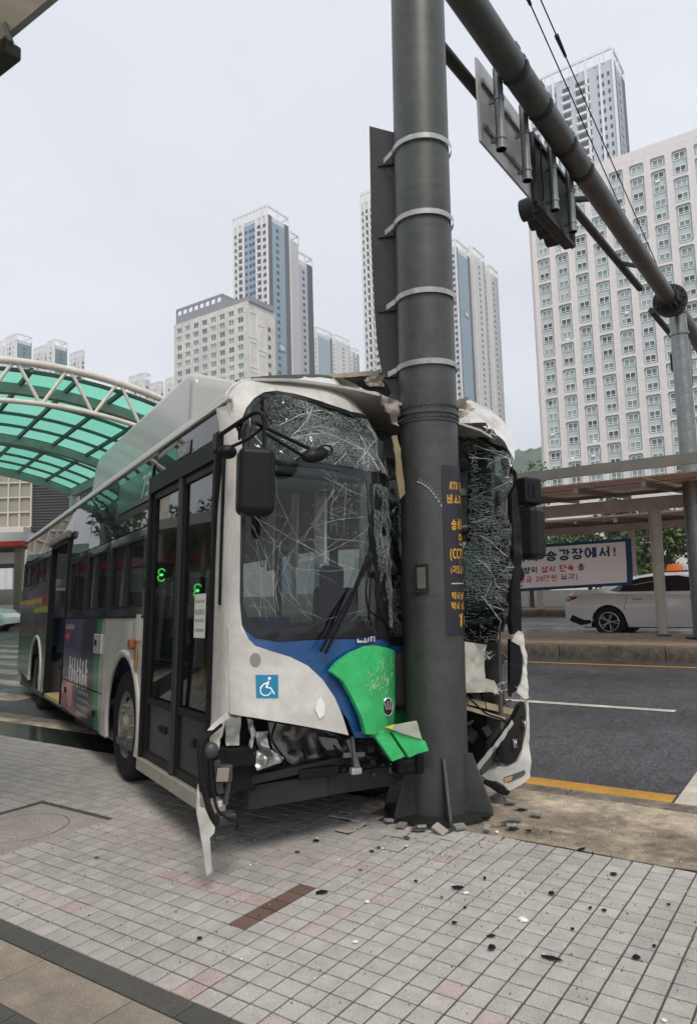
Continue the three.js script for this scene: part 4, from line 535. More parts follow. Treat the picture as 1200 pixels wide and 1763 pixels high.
{ // red edged shelter
  const t = thing('red_shelter', 'low shelter with a red roof edge on dark posts beside the annex', 'shelter'); const a = atDepth(-190, 936, 36), b = atDepth(44, 933, 36);
  mb().box((a.x + b.x) / 2, a.y + 0.15, -38, b.x - a.x, 0.5, 4).mesh('roof', mat([0.6, 0.55, 0.53], 0.6), t); mb().box((a.x + b.x) / 2, a.y - 0.18, -36, b.x - a.x, 0.26, 0.1).mesh('fascia', mat([0.5, 0.03, 0.03], 0.4), t); mb().box((a.x + b.x) / 2, a.y - 0.25, -38, b.x - a.x, 0.1, 3.8).mesh('soffit', mat([0.3, 0.12, 0.09], 0.5), t); for (let k = 0; k < 9; k++) mb().box((a.x + b.x) / 2, a.y - 0.34, -36.3 - k * 0.42, b.x - a.x, 0.08, 0.1).mesh('soffit_slat', mat([0.38, 0.24, 0.2], 0.6), t);
  for (const x of [27, -90]) { const p = atDepth(x, 1000, 36); mb().box(p.x, (a.y - 0.3) / 2, -36.4, 0.34, a.y - 0.3, 0.34).mesh('post', mat([0.22, 0.17, 0.14], 0.6), t); }
  mb().box((a.x + b.x) / 2 + 0.6, 1.75, -42, b.x - a.x, 0.9, 0.5).mesh('back_wall', mat([0.45, 0.42, 0.39], 0.7), t);
}
[[-33, 9], [-41, 4], [-49, 9], [-34, -3], [-42, -6]].forEach(([i, j], k) => tree('street tree standing past the station beside the bus', W(i, j, -0.01), 8.5 + k * 0.5, 3.2, k, 140 + k, 2200, 'street trees past the station', 'street_tree'));


// ---------------------------------------------------------------- saloon cars
const CAR = { L: 4.9, W: 0.93 };
function sedan(name, label, paint, pos, ry, sc, group) {
  const t = thing(name, label, 'taxi', pos, ry, group); t.scale.setScalar(sc);                                  // x runs from the tail (0) to the nose, z towards the viewer
  const I = (a, x) => { for (let k = 1; k < a.length; k++) if (x <= a[k][0]) { const u = (x - a[k - 1][0]) / (a[k][0] - a[k - 1][0]); return a[k - 1][1] + (a[k][1] - a[k - 1][1]) * (u * u * (3 - 2 * u) * 0.5 + u * 0.5); } return a[a.length - 1][1]; };
  const top = [[0, 0.86], [0.06, 1.0], [0.25, 1.07], [0.75, 1.1], [1.1, 1.24], [1.55, 1.39], [2.1, 1.455], [2.7, 1.45], [3.1, 1.36], [3.75, 1.06], [4.3, 0.95], [4.75, 0.78], [4.9, 0.6]];
  const belt = [[0, 0.8], [0.3, 0.98], [0.9, 1.0], [2, 0.96], [3.4, 0.93], [4.3, 0.82], [4.9, 0.56]], half = [[0, 0.7], [0.15, 0.82], [0.6, 0.91], [1.2, 0.93], [3.6, 0.93], [4.4, 0.86], [4.8, 0.68], [4.9, 0.5]], AX = [1.08, 3.92];
  const bot = (x) => { let b = x < 0.4 ? 0.42 - x * 0.5 : x > 4.6 ? 0.22 + (x - 4.6) * 0.4 : 0.22; for (const a of AX) { const d = Math.abs(x - a); if (d < 0.395) b = Math.max(b, 0.335 + Math.sqrt(0.395 ** 2 - d * d)); } return b; };
  const sec = (x, v) => { // v 0..1: sill -> shoulder -> roof middle ; returns [y, z]
    const w = I(half, x), yb = bot(x), yB = I(belt, x), yT = Math.max(I(top, x), yB + 0.01), cab = Math.min(1, Math.max(0, (yT - yB - 0.04) / 0.25)); if (v < 0.5) { const u = v / 0.5, y = yb + (Math.max(yB, yb + 0.02) - yb) * u; const q = (y - 0.22) / 0.75; return [y, w * (0.95 + 0.05 * Math.sin(Math.min(1, q * 1.15) * Math.PI * 0.85)) - 0.035 * Math.max(0, q - 0.55) * 2]; }
    const u = (v - 0.5) / 0.5, w0 = w * 0.96, w1 = w * (1 - 0.3 * cab); if (cab > 0.05 && u < 0.5) { const k = u / 0.5; return [yB + (yT - 0.07 * cab - yB) * k, w0 + (w1 - w0) * k]; } const k = cab > 0.05 ? (u - 0.5) / 0.5 : u, ws = cab > 0.05 ? w1 : w0, ys = cab > 0.05 ? yT - 0.07 * cab : yB; return [ys + (yT - ys) * Math.sin(Math.min(1, k * 1.6) * Math.PI / 2), ws * (1 - k)];
  };
  const nx = 120, nv = 26; for (const s of [1]) { const pos2 = [], idx = []; for (let a = 0; a <= nx; a++) for (let b = 0; b <= nv * 2; b++) { const side = b <= nv ? 1 : -1, v = b <= nv ? b / nv : 2 - b / nv, x = 4.9 * a / nx, [y, z] = sec(x, v); pos2.push(x, y, z * side); } const m = nv * 2 + 1; for (let a = 0; a < nx; a++) for (let b = 0; b < m - 1; b++) { const k = a * m + b; idx.push(k, k + m, k + m + 1, k, k + m + 1, k + 1); } for (let b = 1; b < m - 2; b++) { idx.push(0, b, b + 1); const e = nx * m; idx.push(e, e + b + 1, e + b); } let g = new THREE.BufferGeometry(); g.setAttribute('position', new THREE.Float32BufferAttribute(pos2, 3)); g.setIndex(idx); g.computeVertexNormals(); obj('body', plain(toCreasedNormals(g, 0.7)), paint, t); }
  const inv = (x, y) => { let lo = 0, hi = 0.99; for (let k = 0; k < 24; k++) { const m = (lo + hi) / 2; if (sec(x, m)[0] < y) lo = m; else hi = m; } return sec(x, lo)[1]; };
  const dark = mat([0.012, 0.013, 0.015], 0.06), trim = mat([0.6, 0.6, 0.6], 0.2, 1);
  for (const s of [1, -1]) {
    const mp = (o) => (a, b) => V(a, b, s * (inv(a, b) + o));
    obj('side_window', sheet([[1.12, 1.06], [1.45, 1.24], [1.8, 1.34], [2.1, 1.365], [2.1, 1.03], [1.3, 1.03]], mp(0.006), { thick: 0.01, dir: V(0, 0, -s), edge: 0.1 }), dark, t); obj('side_window', sheet([[2.16, 1.365], [2.6, 1.37], [3.0, 1.28], [3.45, 1.02], [2.16, 1.02]], mp(0.006), { thick: 0.01, dir: V(0, 0, -s), edge: 0.1 }), dark, t);
    for (const [x, q] of [[1.5, 0.28], [2.14, 0.26], [3.42, 0.26]]) { const l = mb(); let p = null; for (let y = q + 0.35 * (x < 1.6); y < 0.95; y += 0.08) { const c = mp(0.002)(x + (x < 1.6 ? (0.9 - y) * -0.2 : 0), y); if (p) l.bar(p, c, 0.008, 0.008); p = c; } l.mesh('door_gap', M.black, t); }
    for (const x of [1.75, 2.95]) mb().rbox(x, 0.86, s * (inv(x, 0.86) + 0.012), 0.22, 0.035, 0.03, 0.012).mesh('door_handle', trim, t);
    for (const a of AX) { const w = new THREE.Group(); w.name = 'wheel'; w.position.set(a, 0.335, s * 0.8); t.add(w); obj('tyre', plain(new THREE.LatheGeometry([[0.22, -0.1], [0.3, -0.11], [0.33, -0.09], [0.335, 0], [0.33, 0.09], [0.3, 0.11], [0.235, 0.105], [0.235, 0.06]].map((q) => new THREE.Vector2(...q)), 40).rotateX(Math.PI / 2)), M.rubber, w); const r = mb(); r.add(new THREE.TorusGeometry(0.222, 0.014, 8, 40), new THREE.Matrix4().makeTranslation(0, 0, s * 0.1)); r.cyl([0, 0, s * 0.05], [0, 0, s * 0.1], 0.05, 0.045, 16); for (let k = 0; k < 5; k++) for (const q of [-0.16, 0.16]) { const u = k * 1.2566 + q; r.bar(V(Math.cos(u - q * 1.2) * 0.04, Math.sin(u - q * 1.2) * 0.04, s * 0.09), V(Math.cos(u) * 0.22, Math.sin(u) * 0.22, s * 0.1), 0.03, 0.02); } r.mesh('rim', trim, w); mb().cyl([0, 0, s * -0.02], [0, 0, s * 0.04], 0.225, 0.225, 32).mesh('brake', M.black, w); mb().cyl([a, 0.36, s * 0.45], [a, 0.36, s * 0.78], 0.39, 0.39, 30).mesh('wheel_well', M.black, t); }
    obj('tail_lamp', sheet([[0.03, 0.82], [0.07, 0.97], [0.36, 0.93], [0.3, 0.88], [0.1, 0.82]], mp(0.008), { thick: 0.01, dir: V(0, 0, -s), edge: 0.05 }), mat([0.25, 0.012, 0.014], 0.15), t);
    obj('lower_trim', sheet([[0.12, 0.36], [0.2, 0.5], [0.5, 0.38], [0.66, 0.38], [0.66, 0.3], [0.4, 0.25]], mp(0.005), { thick: 0.008, dir: V(0, 0, -s), edge: 0.05 }), M.plastic, t);
    mb().rbox(3.35, 1.0, s * 1.0, 0.16, 0.13, 0.2, 0.04).mesh('wing_mirror', paint, t);
  }
  obj('rear_window', sheet([[0.82, -0.5], [1.5, -0.46], [1.5, 0.46], [0.82, 0.5]], (a, b) => V(a, I(top, a) + 0.006 - Math.abs(b) * 0.03, b), { thick: 0.008, dir: V(0, -1, 0), edge: 0.1 }), dark, t); obj('windscreen', sheet([[3.05, -0.5], [3.72, -0.6], [3.72, 0.6], [3.05, 0.5]], (a, b) => V(a, I(top, a) + 0.006 - Math.abs(b) * 0.03, b), { thick: 0.008, dir: V(0, -1, 0), edge: 0.1 }), dark, t);
  mb().rbox(2.45, 1.465, 0, 0.5, 0.03, 0.2, 0.01).mesh('sign_foot', M.plastic, t); const sg = new THREE.CylinderGeometry(0.13, 0.19, 0.16, 4, 1).rotateY(Math.PI / 4).scale(1.5, 1, 0.7); mb().add(sg, new THREE.Matrix4().makeTranslation(2.42, 1.555, 0)).mesh('roof_sign', mat([0.75, 0.17, 0.03], 0.4), t); mb().rbox(2.66, 1.545, 0, 0.13, 0.14, 0.2, 0.03).mesh('roof_sign_end', mat([0.75, 0.73, 0.7], 0.4), t);
  mb().box(2.45, 0.25, 0, 4.0, 0.12, 1.5).mesh('underbody', M.black, t);
  return t;
}
const taxiWhite = mat([0.76, 0.75, 0.73], 0.3, 0, { phys: 1, clearcoat: 1, clearcoatRoughness: 0.05 });
sedan('taxi', 'white saloon taxi with an orange roof sign behind the platform post', taxiWhite, W(-6.33, 19.75, 0.27), RY, 1.08);
{ const p = atDepth(-158, 1090, 34); const [i, j] = IJ(p); p.y = roadY(j); sedan('taxi', 'white taxi at the road behind the rear of the bus', taxiWhite, p, -0.15, 1.1); }
// ---------------------------------------------------------------- the crashed bus. Own frame: x back from the nose, y up, z across from the door side (0) to the driver's side (2.5)
const BX = V(-0.513, -0.023, -0.858).normalize(), BZ = V(0.858, -0.049, -0.511); BZ.addScaledVector(BX, -BZ.dot(BX)).normalize(); const BY = BZ.clone().cross(BX).normalize();
const BO = V(-0.732, 0.002, -4.28), BM = new THREE.Matrix4().makeBasis(BX, BY, BZ).setPosition(BO), BI = BM.clone().invert(), BC = EYEP.clone().applyMatrix4(BI);
const bray = (px, py) => ray(px, py).transformDirection(BI);
const bp = (px, py, X) => { const d = bray(px, py); return BC.clone().addScaledVector(d, (X - BC.x) / d.x); };            // on the plane x = X of the bus
const bs = (px, py, Z = 0) => { const d = bray(px, py); return BC.clone().addScaledVector(d, (Z - BC.z) / d.z); };          // on the plane z = Z
const clamp = (v, a = 0, b = 1) => Math.max(a, Math.min(b, v));
function fx(Z, Y) {                                                              // the nose, with the dent the pole has pushed into it
  let x = 0; const rn = 0.24, rf = 0.2; if (Z < rn) { const q = rn - Math.max(Z, 0); x += rn - Math.sqrt(Math.max(0, rn * rn - q * q)); } if (Z > 2.5 - rf) { const q = Math.min(Z, 2.5) - 2.5 + rf; x += rf - Math.sqrt(Math.max(0, rf * rf - q * q)); }
  if (Y > 1.4) x += (Y - 1.4) * 0.06; if (Y > 2.5) x += (Y - 2.5) ** 2 * 0.7; if (Y < 0.9) x += (0.9 - Y) * 0.06;
  const zp = 1.79 + (Y - 1) * 0.03; const dn = Z < zp ? Math.pow(clamp((Z - 0.78) / (zp - 0.24 - 0.78)), 2.1) : Math.pow(clamp((zp + 0.6 - Z) / 0.34), 1.4); x += 0.7 * dn; return x;
}
const fp = (px, py, off = 0) => { let X = 0, v; for (let k = 0; k < 14; k++) { v = bp(px, py, X); X = X * 0.4 + 0.6 * (fx(v.z, v.y) + off); } return [v.z, v.y]; };   // pixel -> (z, y) on the nose
const wr = (a, b, s, f) => (vnoise(a * f + 3, b * f + 7, 5) - 0.5) * s;
const onNose = (off = 0, s = 0, f = 6) => (z, y) => V(fx(z, y) + off + (s ? wr(z, y, s, f) + wr(z + 9, y, s * 0.4, f * 2.7) : 0), y, z);
const bus = new THREE.Group(); bus.name = 'city_bus'; bus.applyMatrix4(BM); scene.add(bus);
tag(bus, 'white city bus with shattered front wrapped around the grey pole', 'bus');
const bpart = (name, b, m, parent = bus) => b.mesh(name, m, parent);
const nose = (name, pts, m, { off = 0, s = 0, f = 6, thick = 0.02, edge = 0.05, parent = bus } = {}) => obj(name, sheet(pts.map(([x, y]) => fp(x, y, off)), onNose(off, s, f), { thick, edge }), m, parent);
const flatX = (name, pts, X, m, { s = 0, f = 8, thick = 0.01, edge = 0.04, parent = bus, tilt = 0 } = {}) => obj(name, sheet(pts.map(([x, y]) => { const v = bp(x, y, X); return [v.z, v.y]; }), (z, y) => V(X + (s ? wr(z, y, s, f) + wr(z + 4, y + 2, s * 0.5, f * 2.5) : 0) + tilt * (z - 0.5), y, z), { thick, edge }), m, parent);
const sideSheet = (name, poly, m, o = {}) => obj(name, sheet(poly, (x, y) => V(x, y, (o.z || 0) + (y > 2.2 ? (y - 2.2) * 0.07 : 0) + (o.bow || 0) * Math.sin(x * 2.1 + (o.ph || 0)) * 0.004), { thick: 0.025, dir: V(0, 0, 1), edge: o.edge || 0.4, holes: o.holes || [] }), m, o.parent || bus);
const arc = (cx, cy, r, a0, a1, n = 18) => Array.from({ length: n + 1 }, (_, k) => [cx + r * Math.cos(a0 + (a1 - a0) * k / n), cy + r * Math.sin(a0 + (a1 - a0) * k / n)]);
const FW = 2.66, RW = 8.25;
// -- near side, lower panels
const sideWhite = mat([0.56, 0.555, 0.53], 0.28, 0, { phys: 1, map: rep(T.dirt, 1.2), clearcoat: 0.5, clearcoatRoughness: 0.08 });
sideSheet('front_side_panel', [[2.04, 0.36], ...arc(FW, 0.6, 0.6, 3.53, -0.39, 24), [3.5, 0.37], [3.5, 1.5], [2.04, 1.5]], sideWhite);
const prints = {
  mid: canvas(1024, 512, (x, w, h) => {
    const R = rng(3); x.fillStyle = '#2f2a3a'; x.fillRect(0, 0, w, h); const g = [['#4a3a60', 0, 0, 500, 210], ['#6a3f58', 0, 330, 430, 180], ['#26243a', 560, 0, 464, 512]]; for (const [c, a, b, e, f] of g) { x.fillStyle = c; x.fillRect(a, b, e, f); }
    x.fillStyle = '#9a5068'; x.beginPath(); x.ellipse(180, 430, 190, 120, 0, 0, 7); x.fill(); x.fillStyle = '#c08a78'; x.beginPath(); x.ellipse(250, 400, 90, 60, 0.4, 0, 7); x.fill();
    x.fillStyle = '#d8d0d4'; for (let k = 0; k < 7; k++) { x.save(); x.translate(210 + k * 70, 200 + 8 * (k % 2)); x.rotate(0.06); x.fillRect(0, 0, 26, 120); x.fillRect(0, 40 + 12 * (k % 3), 56, 22); x.fillRect(34, 70, 18, 70); x.restore(); }
    x.fillStyle = '#8d878f'; for (let r = 0; r < 4; r++) for (let k = 0; k < 8; k++) x.fillRect(470 + k * 34, 360 + r * 34, 20 + 8 * R(), 14);
    x.fillStyle = '#d83a3a'; x.fillRect(20, 80, 150, 30); x.fillStyle = '#8c8792'; x.fillRect(30, 30, 260, 26);
    x.fillStyle = '#2e7a45'; x.beginPath(); x.moveTo(860, 0); x.bezierCurveTo(780, 200, 800, 380, 900, 512); x.lineTo(1024, 512); x.lineTo(1024, 0); x.closePath(); x.fill(); x.fillStyle = '#9b9c95'; x.beginPath(); x.moveTo(960, 0); x.bezierCurveTo(900, 200, 930, 380, 990, 512); x.lineTo(1024, 512); x.lineTo(1024, 0); x.closePath(); x.fill();
  }),
  rear: canvas(1024, 512, (x, w, h) => {
    x.fillStyle = '#55635a'; x.fillRect(0, 0, w, h); x.fillStyle = '#44324a'; x.fillRect(0, 0, w, 70); x.fillStyle = '#b9952e'; x.fillRect(0, 62, 820, 26); x.fillStyle = '#8a2f2a'; x.fillRect(820, 54, 204, 40); x.fillStyle = '#8d8484'; x.fillRect(0, 92, 620, 10); x.fillStyle = '#9aa42e'; x.fillRect(560, 104, 464, 26); x.fillStyle = '#4d4050'; x.fillRect(0, 132, w, 60); x.fillStyle = '#6d5a52'; x.fillRect(0, 192, w, 34); x.fillStyle = '#6d5a52'; for (let k = 0; k < 18; k++) { x.fillStyle = k % 2 ? '#4d6152' : '#667569'; x.fillRect(0, 236 + k * 14, w, 9); }
  }),
};
const printMat = (m) => mat(0xffffff, 0.16, 0, { phys: 1, map: m, clearcoat: 0.25, clearcoatRoughness: 0.05, specularIntensity: 0.7 });
const fitUV = (o, x0, x1, y0, y1) => { const uv = o.geometry.attributes.uv; for (let k = 0; k < uv.count; k++) uv.setXY(k, (x1 - uv.getX(k)) / (x1 - x0), (uv.getY(k) - y0) / (y1 - y0)); return o; };
fitUV(sideSheet('advert_panel', [[3.512, 0.375], [5.8, 0.43], [5.8, 0.755], [3.512, 0.745]], printMat(prints.mid), { bow: 1 }), 3.5, 5.8, 0.36, 1.5);
fitUV(sideSheet('advert_panel', [[3.512, 0.757], [5.8, 0.767], [5.8, 1.5], [3.512, 1.5]], printMat(prints.mid), { bow: 1, edge: 0.3 }), 3.5, 5.8, 0.36, 1.5);
fitUV(sideSheet('rear_side_panel', [[7.3, 0.45], ...arc(RW, 0.62, 0.63, 3.4, -0.15, 20), [10.55, 0.62], [10.6, 2.02], [7.3, 2.0]], printMat(prints.rear), { bow: 1, edge: 0.3 }), 7.3, 10.6, 0.3, 2.05);
const archLip = (cx, cy, r, a0, a1, name) => { const g = new THREE.TorusGeometry(r, 0.034, 8, 40, a1 - a0).rotateZ(a0).scale(1, 1, 0.7).translate(cx, cy, 0.0); obj(name, plain(g), mat([0.5, 0.5, 0.48], 0.3, 0, { map: rep(T.dirt, 0.8) }), bus); };
archLip(FW, 0.6, 0.585, -0.39, 3.53, 'front_wheel_arch'); archLip(RW, 0.62, 0.61, -0.15, 3.4, 'rear_wheel_arch');
// flap, indicators, small plates
bpart('fuel_flap', mb().rbox(3.78, 1.24, -0.004, 0.36, 0.2, 0.02, 0.008), sideWhite); bpart('flap_recess', mb().box(3.86, 1.25, -0.016, 0.1, 0.06, 0.004), M.black); bpart('side_indicator', mb().rbox(2.32, 1.28, -0.025, 0.1, 0.1, 0.06, 0.025), mat([0.24, 0.07, 0.025], 0.25)); bpart('side_marker', mb().rbox(2.22, 1.15, -0.01, 0.06, 0.16, 0.025, 0.012), mat([0.25, 0.12, 0.04], 0.25));
bpart('notice_plate', mb().box(2.5, 1.38, -0.006, 0.13, 0.2, 0.006), mat([0.42, 0.43, 0.4], 0.5)); bpart('notice_plate', mb().box(2.2, 1.42, -0.006, 0.14, 0.22, 0.006), mat([0.48, 0.48, 0.46], 0.5));
for (const [x, y] of [[5.5, 0.64], [3.85, 0.53]]) bpart('panel_lock', mb().rbox(x, y, -0.008, 0.07, 0.07, 0.016, 0.01), M.black);
// -- window band
const frameM = mat([0.012, 0.012, 0.014], 0.4, 0, { phys: 1, specularIntensity: 0.4 }), busGlass = glass([0.36, 0.39, 0.39], 0.01), farGlass = glass([0.62, 0.66, 0.65], 0.01), doorGlass = glass([0.5, 0.52, 0.51], 0.01);
function sideWindow(x0, x1, y0, y1, sash) {
  const h = [[x0, y0], [x1, y0], [x1, y1], [x0, y1]]; sideSheet('window_surround', [[x0 - 0.09, y0 - 0.09], [x1 + 0.09, y0 - 0.09], [x1 + 0.09, y1 + 0.07], [x0 - 0.09, y1 + 0.07]], mat([0.022, 0.021, 0.025], 0.07), { holes: [h], z: -0.002 });
  const w = obj('window', mb().box((x0 + x1) / 2, y0 + 0.012, 0.02, x1 - x0, 0.016, 0.04).box((x0 + x1) / 2, y1 - 0.012, 0.02, x1 - x0, 0.016, 0.04).box(x0 + 0.012, (y0 + y1) / 2, 0.02, 0.016, y1 - y0, 0.04).box(x1 - 0.012, (y0 + y1) / 2, 0.02, 0.016, y1 - y0, 0.04).box(sash, (y0 + y1) / 2, 0.018, 0.018, y1 - y0, 0.02).geo(), frameM, bus);
  mb().box((x0 + x1) / 2, (y0 + y1) / 2, 0.024, x1 - x0 - 0.02, y1 - y0 - 0.02, 0.006).mesh('pane', busGlass, w);
}
sideWindow(2.14, 3.36, 1.59, 2.21, 2.7); sideWindow(3.55, 4.52, 1.59, 2.21, 4.02); sideWindow(4.72, 5.62, 1.59, 2.21, 5.2); sideWindow(7.42, 8.8, 2.07, 2.45, 8.1); sideWindow(9.05, 10.25, 2.07, 2.45, 9.6);
sideSheet('window_sill', [[2.04, 1.5], [5.8, 1.5], [5.8, 1.52], [2.04, 1.52]], M.black, { z: -0.006 });
bpart('rear_quarter_pillar', mb().box(10.44, 2.26, 0.02, 0.2, 0.5, 0.03), frameM);
// -- upper dark glass, pane by pane, each leaning a little differently
{
  const up = mat([0.016, 0.017, 0.019], 0.018, 0), xs = [2.02, 3.42, 4.6, 5.74, 7.34, 8.94, 10.58];
  for (let k = 0; k < xs.length - 1; k++) { const y0 = k < 3 ? 2.292 : k === 3 ? 2.56 : 2.53, a = (hash3(k, 2, 2) - 0.5) * 0.02; obj('upper_panel', sheet([[xs[k] + 0.006, y0], [xs[k + 1] - 0.006, y0], [xs[k + 1] - 0.006, 2.93], [xs[k] + 0.006, 2.93]], (x, y) => V(x, y, -0.004 + (y - 2.2) * 0.075 + a * (x - xs[k]) * 0.4 + 0.006 * Math.sin((y - 2.3) * 4.5 + k)), { thick: 0.02, dir: V(0, 0, 1), edge: 0.16 }), up, bus); }
  sideSheet('header_glass', [[0.32, 2.7], [2.0, 2.7], [2.0, 2.93], [0.4, 2.93]], up, { z: -0.003, edge: 0.2 });
  const led = canvas(512, 128, (x, w, h) => { x.fillStyle = '#07090a'; x.fillRect(0, 0, w, h); x.fillStyle = '#8f9a96'; x.font = 'bold 118px sans-serif'; x.fillText('75', 372, 108); x.fillStyle = '#56605d'; for (let r = 0; r < 4; r++) for (let k = 0; k < 16; k++) if (hash3(k, r, 3) > 0.25) for (let d = 0; d < 4; d++) x.fillRect(20 + k * 21 + d * 4, 14 + r * 27 + ((d * 7 + k) % 3) * 6, 3, 10); });
  const lp = (x, y) => V(x, y, -0.012 + (y - 2.2) * 0.075); const l = obj('route_display', quad(lp(3.3, 2.52), lp(2.1, 2.52), lp(2.1, 2.84), lp(3.3, 2.84)), mat(0xffffff, 0.1, 0, { map: led }), bus); l.userData.label = 'unlit route display reading 75';
  const num = canvas(256, 96, (x, w, h) => { x.fillStyle = '#0b0c0d'; x.fillRect(0, 0, w, h); x.fillStyle = '#8d928f'; x.font = 'bold 84px sans-serif'; x.fillText('1297', 20, 80); }); const nq = (x, y) => V(x, y, -0.01 + (y - 2.2) * 0.07); obj('fleet_number', quad(nq(1.42, 2.73), nq(1.08, 2.73), nq(1.08, 2.84), nq(1.42, 2.84)), mat(0xffffff, 0.2, 0, { map: num }), bus);
}
// -- roof
{
  const prof = [[0.05, 2.93], [0.045, 2.98], [0.07, 3.03], [0.13, 3.08], [0.24, 3.12], [0.5, 3.15], [1.25, 3.17], [2.0, 3.15], [2.26, 3.12], [2.37, 3.08], [2.43, 3.03], [2.455, 2.98], [2.45, 2.93]];
  const at = (s) => { const k = Math.min(prof.length - 2, Math.floor(s)), u = s - k; return [prof[k][0] + (prof[k + 1][0] - prof[k][0]) * u, prof[k][1] + (prof[k + 1][1] - prof[k][1]) * u]; };
  obj('roof', sheet([[0.36, 0], [10.55, 0], [10.55, 12], [0.36, 12]], (x, s) => { const [z, y] = at(s); return V(x, y + (x < 1.2 ? (1.2 - x) * 0.05 * Math.exp(-((z - 0.9) ** 2) * 2) - (x < 1 ? 0.1 * (1 - x) * clamp((z - 1.2) / 0.5) : 0) : 0), z); }, { thick: 0.02, dir: V(0, -1, 0), edge: 0.25 }), mat([0.5, 0.5, 0.48], 0.35, 0, { map: rep(T.dirt, 1.4) }), bus);
  bpart('roof_gutter', mb().rbox(5.43, 2.945, 0.038, 10.3, 0.035, 0.03, 0.01), mat([0.6, 0.6, 0.58], 0.3, 0.4));
  // tank cover on the roof
  const cov = new THREE.Shape(); cov.moveTo(1.32, 3.0); cov.lineTo(1.3, 3.32); cov.quadraticCurveTo(1.3, 3.4, 1.4, 3.41); cov.lineTo(4.5, 3.38); cov.quadraticCurveTo(4.75, 3.37, 4.85, 3.25); cov.lineTo(5.0, 3.0); cov.closePath();
  obj('tank_cover', plain(new THREE.ExtrudeGeometry(cov, { depth: 2.24, bevelEnabled: true, bevelSize: 0.05, bevelThickness: 0.05, bevelSegments: 4, curveSegments: 8 }).translate(0, 0, 0.13)), mat([0.4, 0.405, 0.4], 0.22, 0, { phys: 1, clearcoat: 0.5, clearcoatRoughness: 0.08 }), bus);
  flatX('torn_roof_hatch', [[548, 646], [662, 637], [668, 645], [560, 651]], 0.95, mat([0.4, 0.35, 0.27], 0.6), { thick: 0.4, s: 0.02 });
  flatX('torn_roof_frame', [[592, 650], [630, 648], [662, 655], [678, 684], [640, 672]], 0.55, M.interiorDark, { s: 0.06, thick: 0.02 });
  flatX('torn_roof_trim', [[626, 648], [660, 646], [664, 664], [640, 664]], 0.5, mat([0.22, 0.19, 0.16], 0.7), { s: 0.1, f: 14, edge: 0.02 });
}
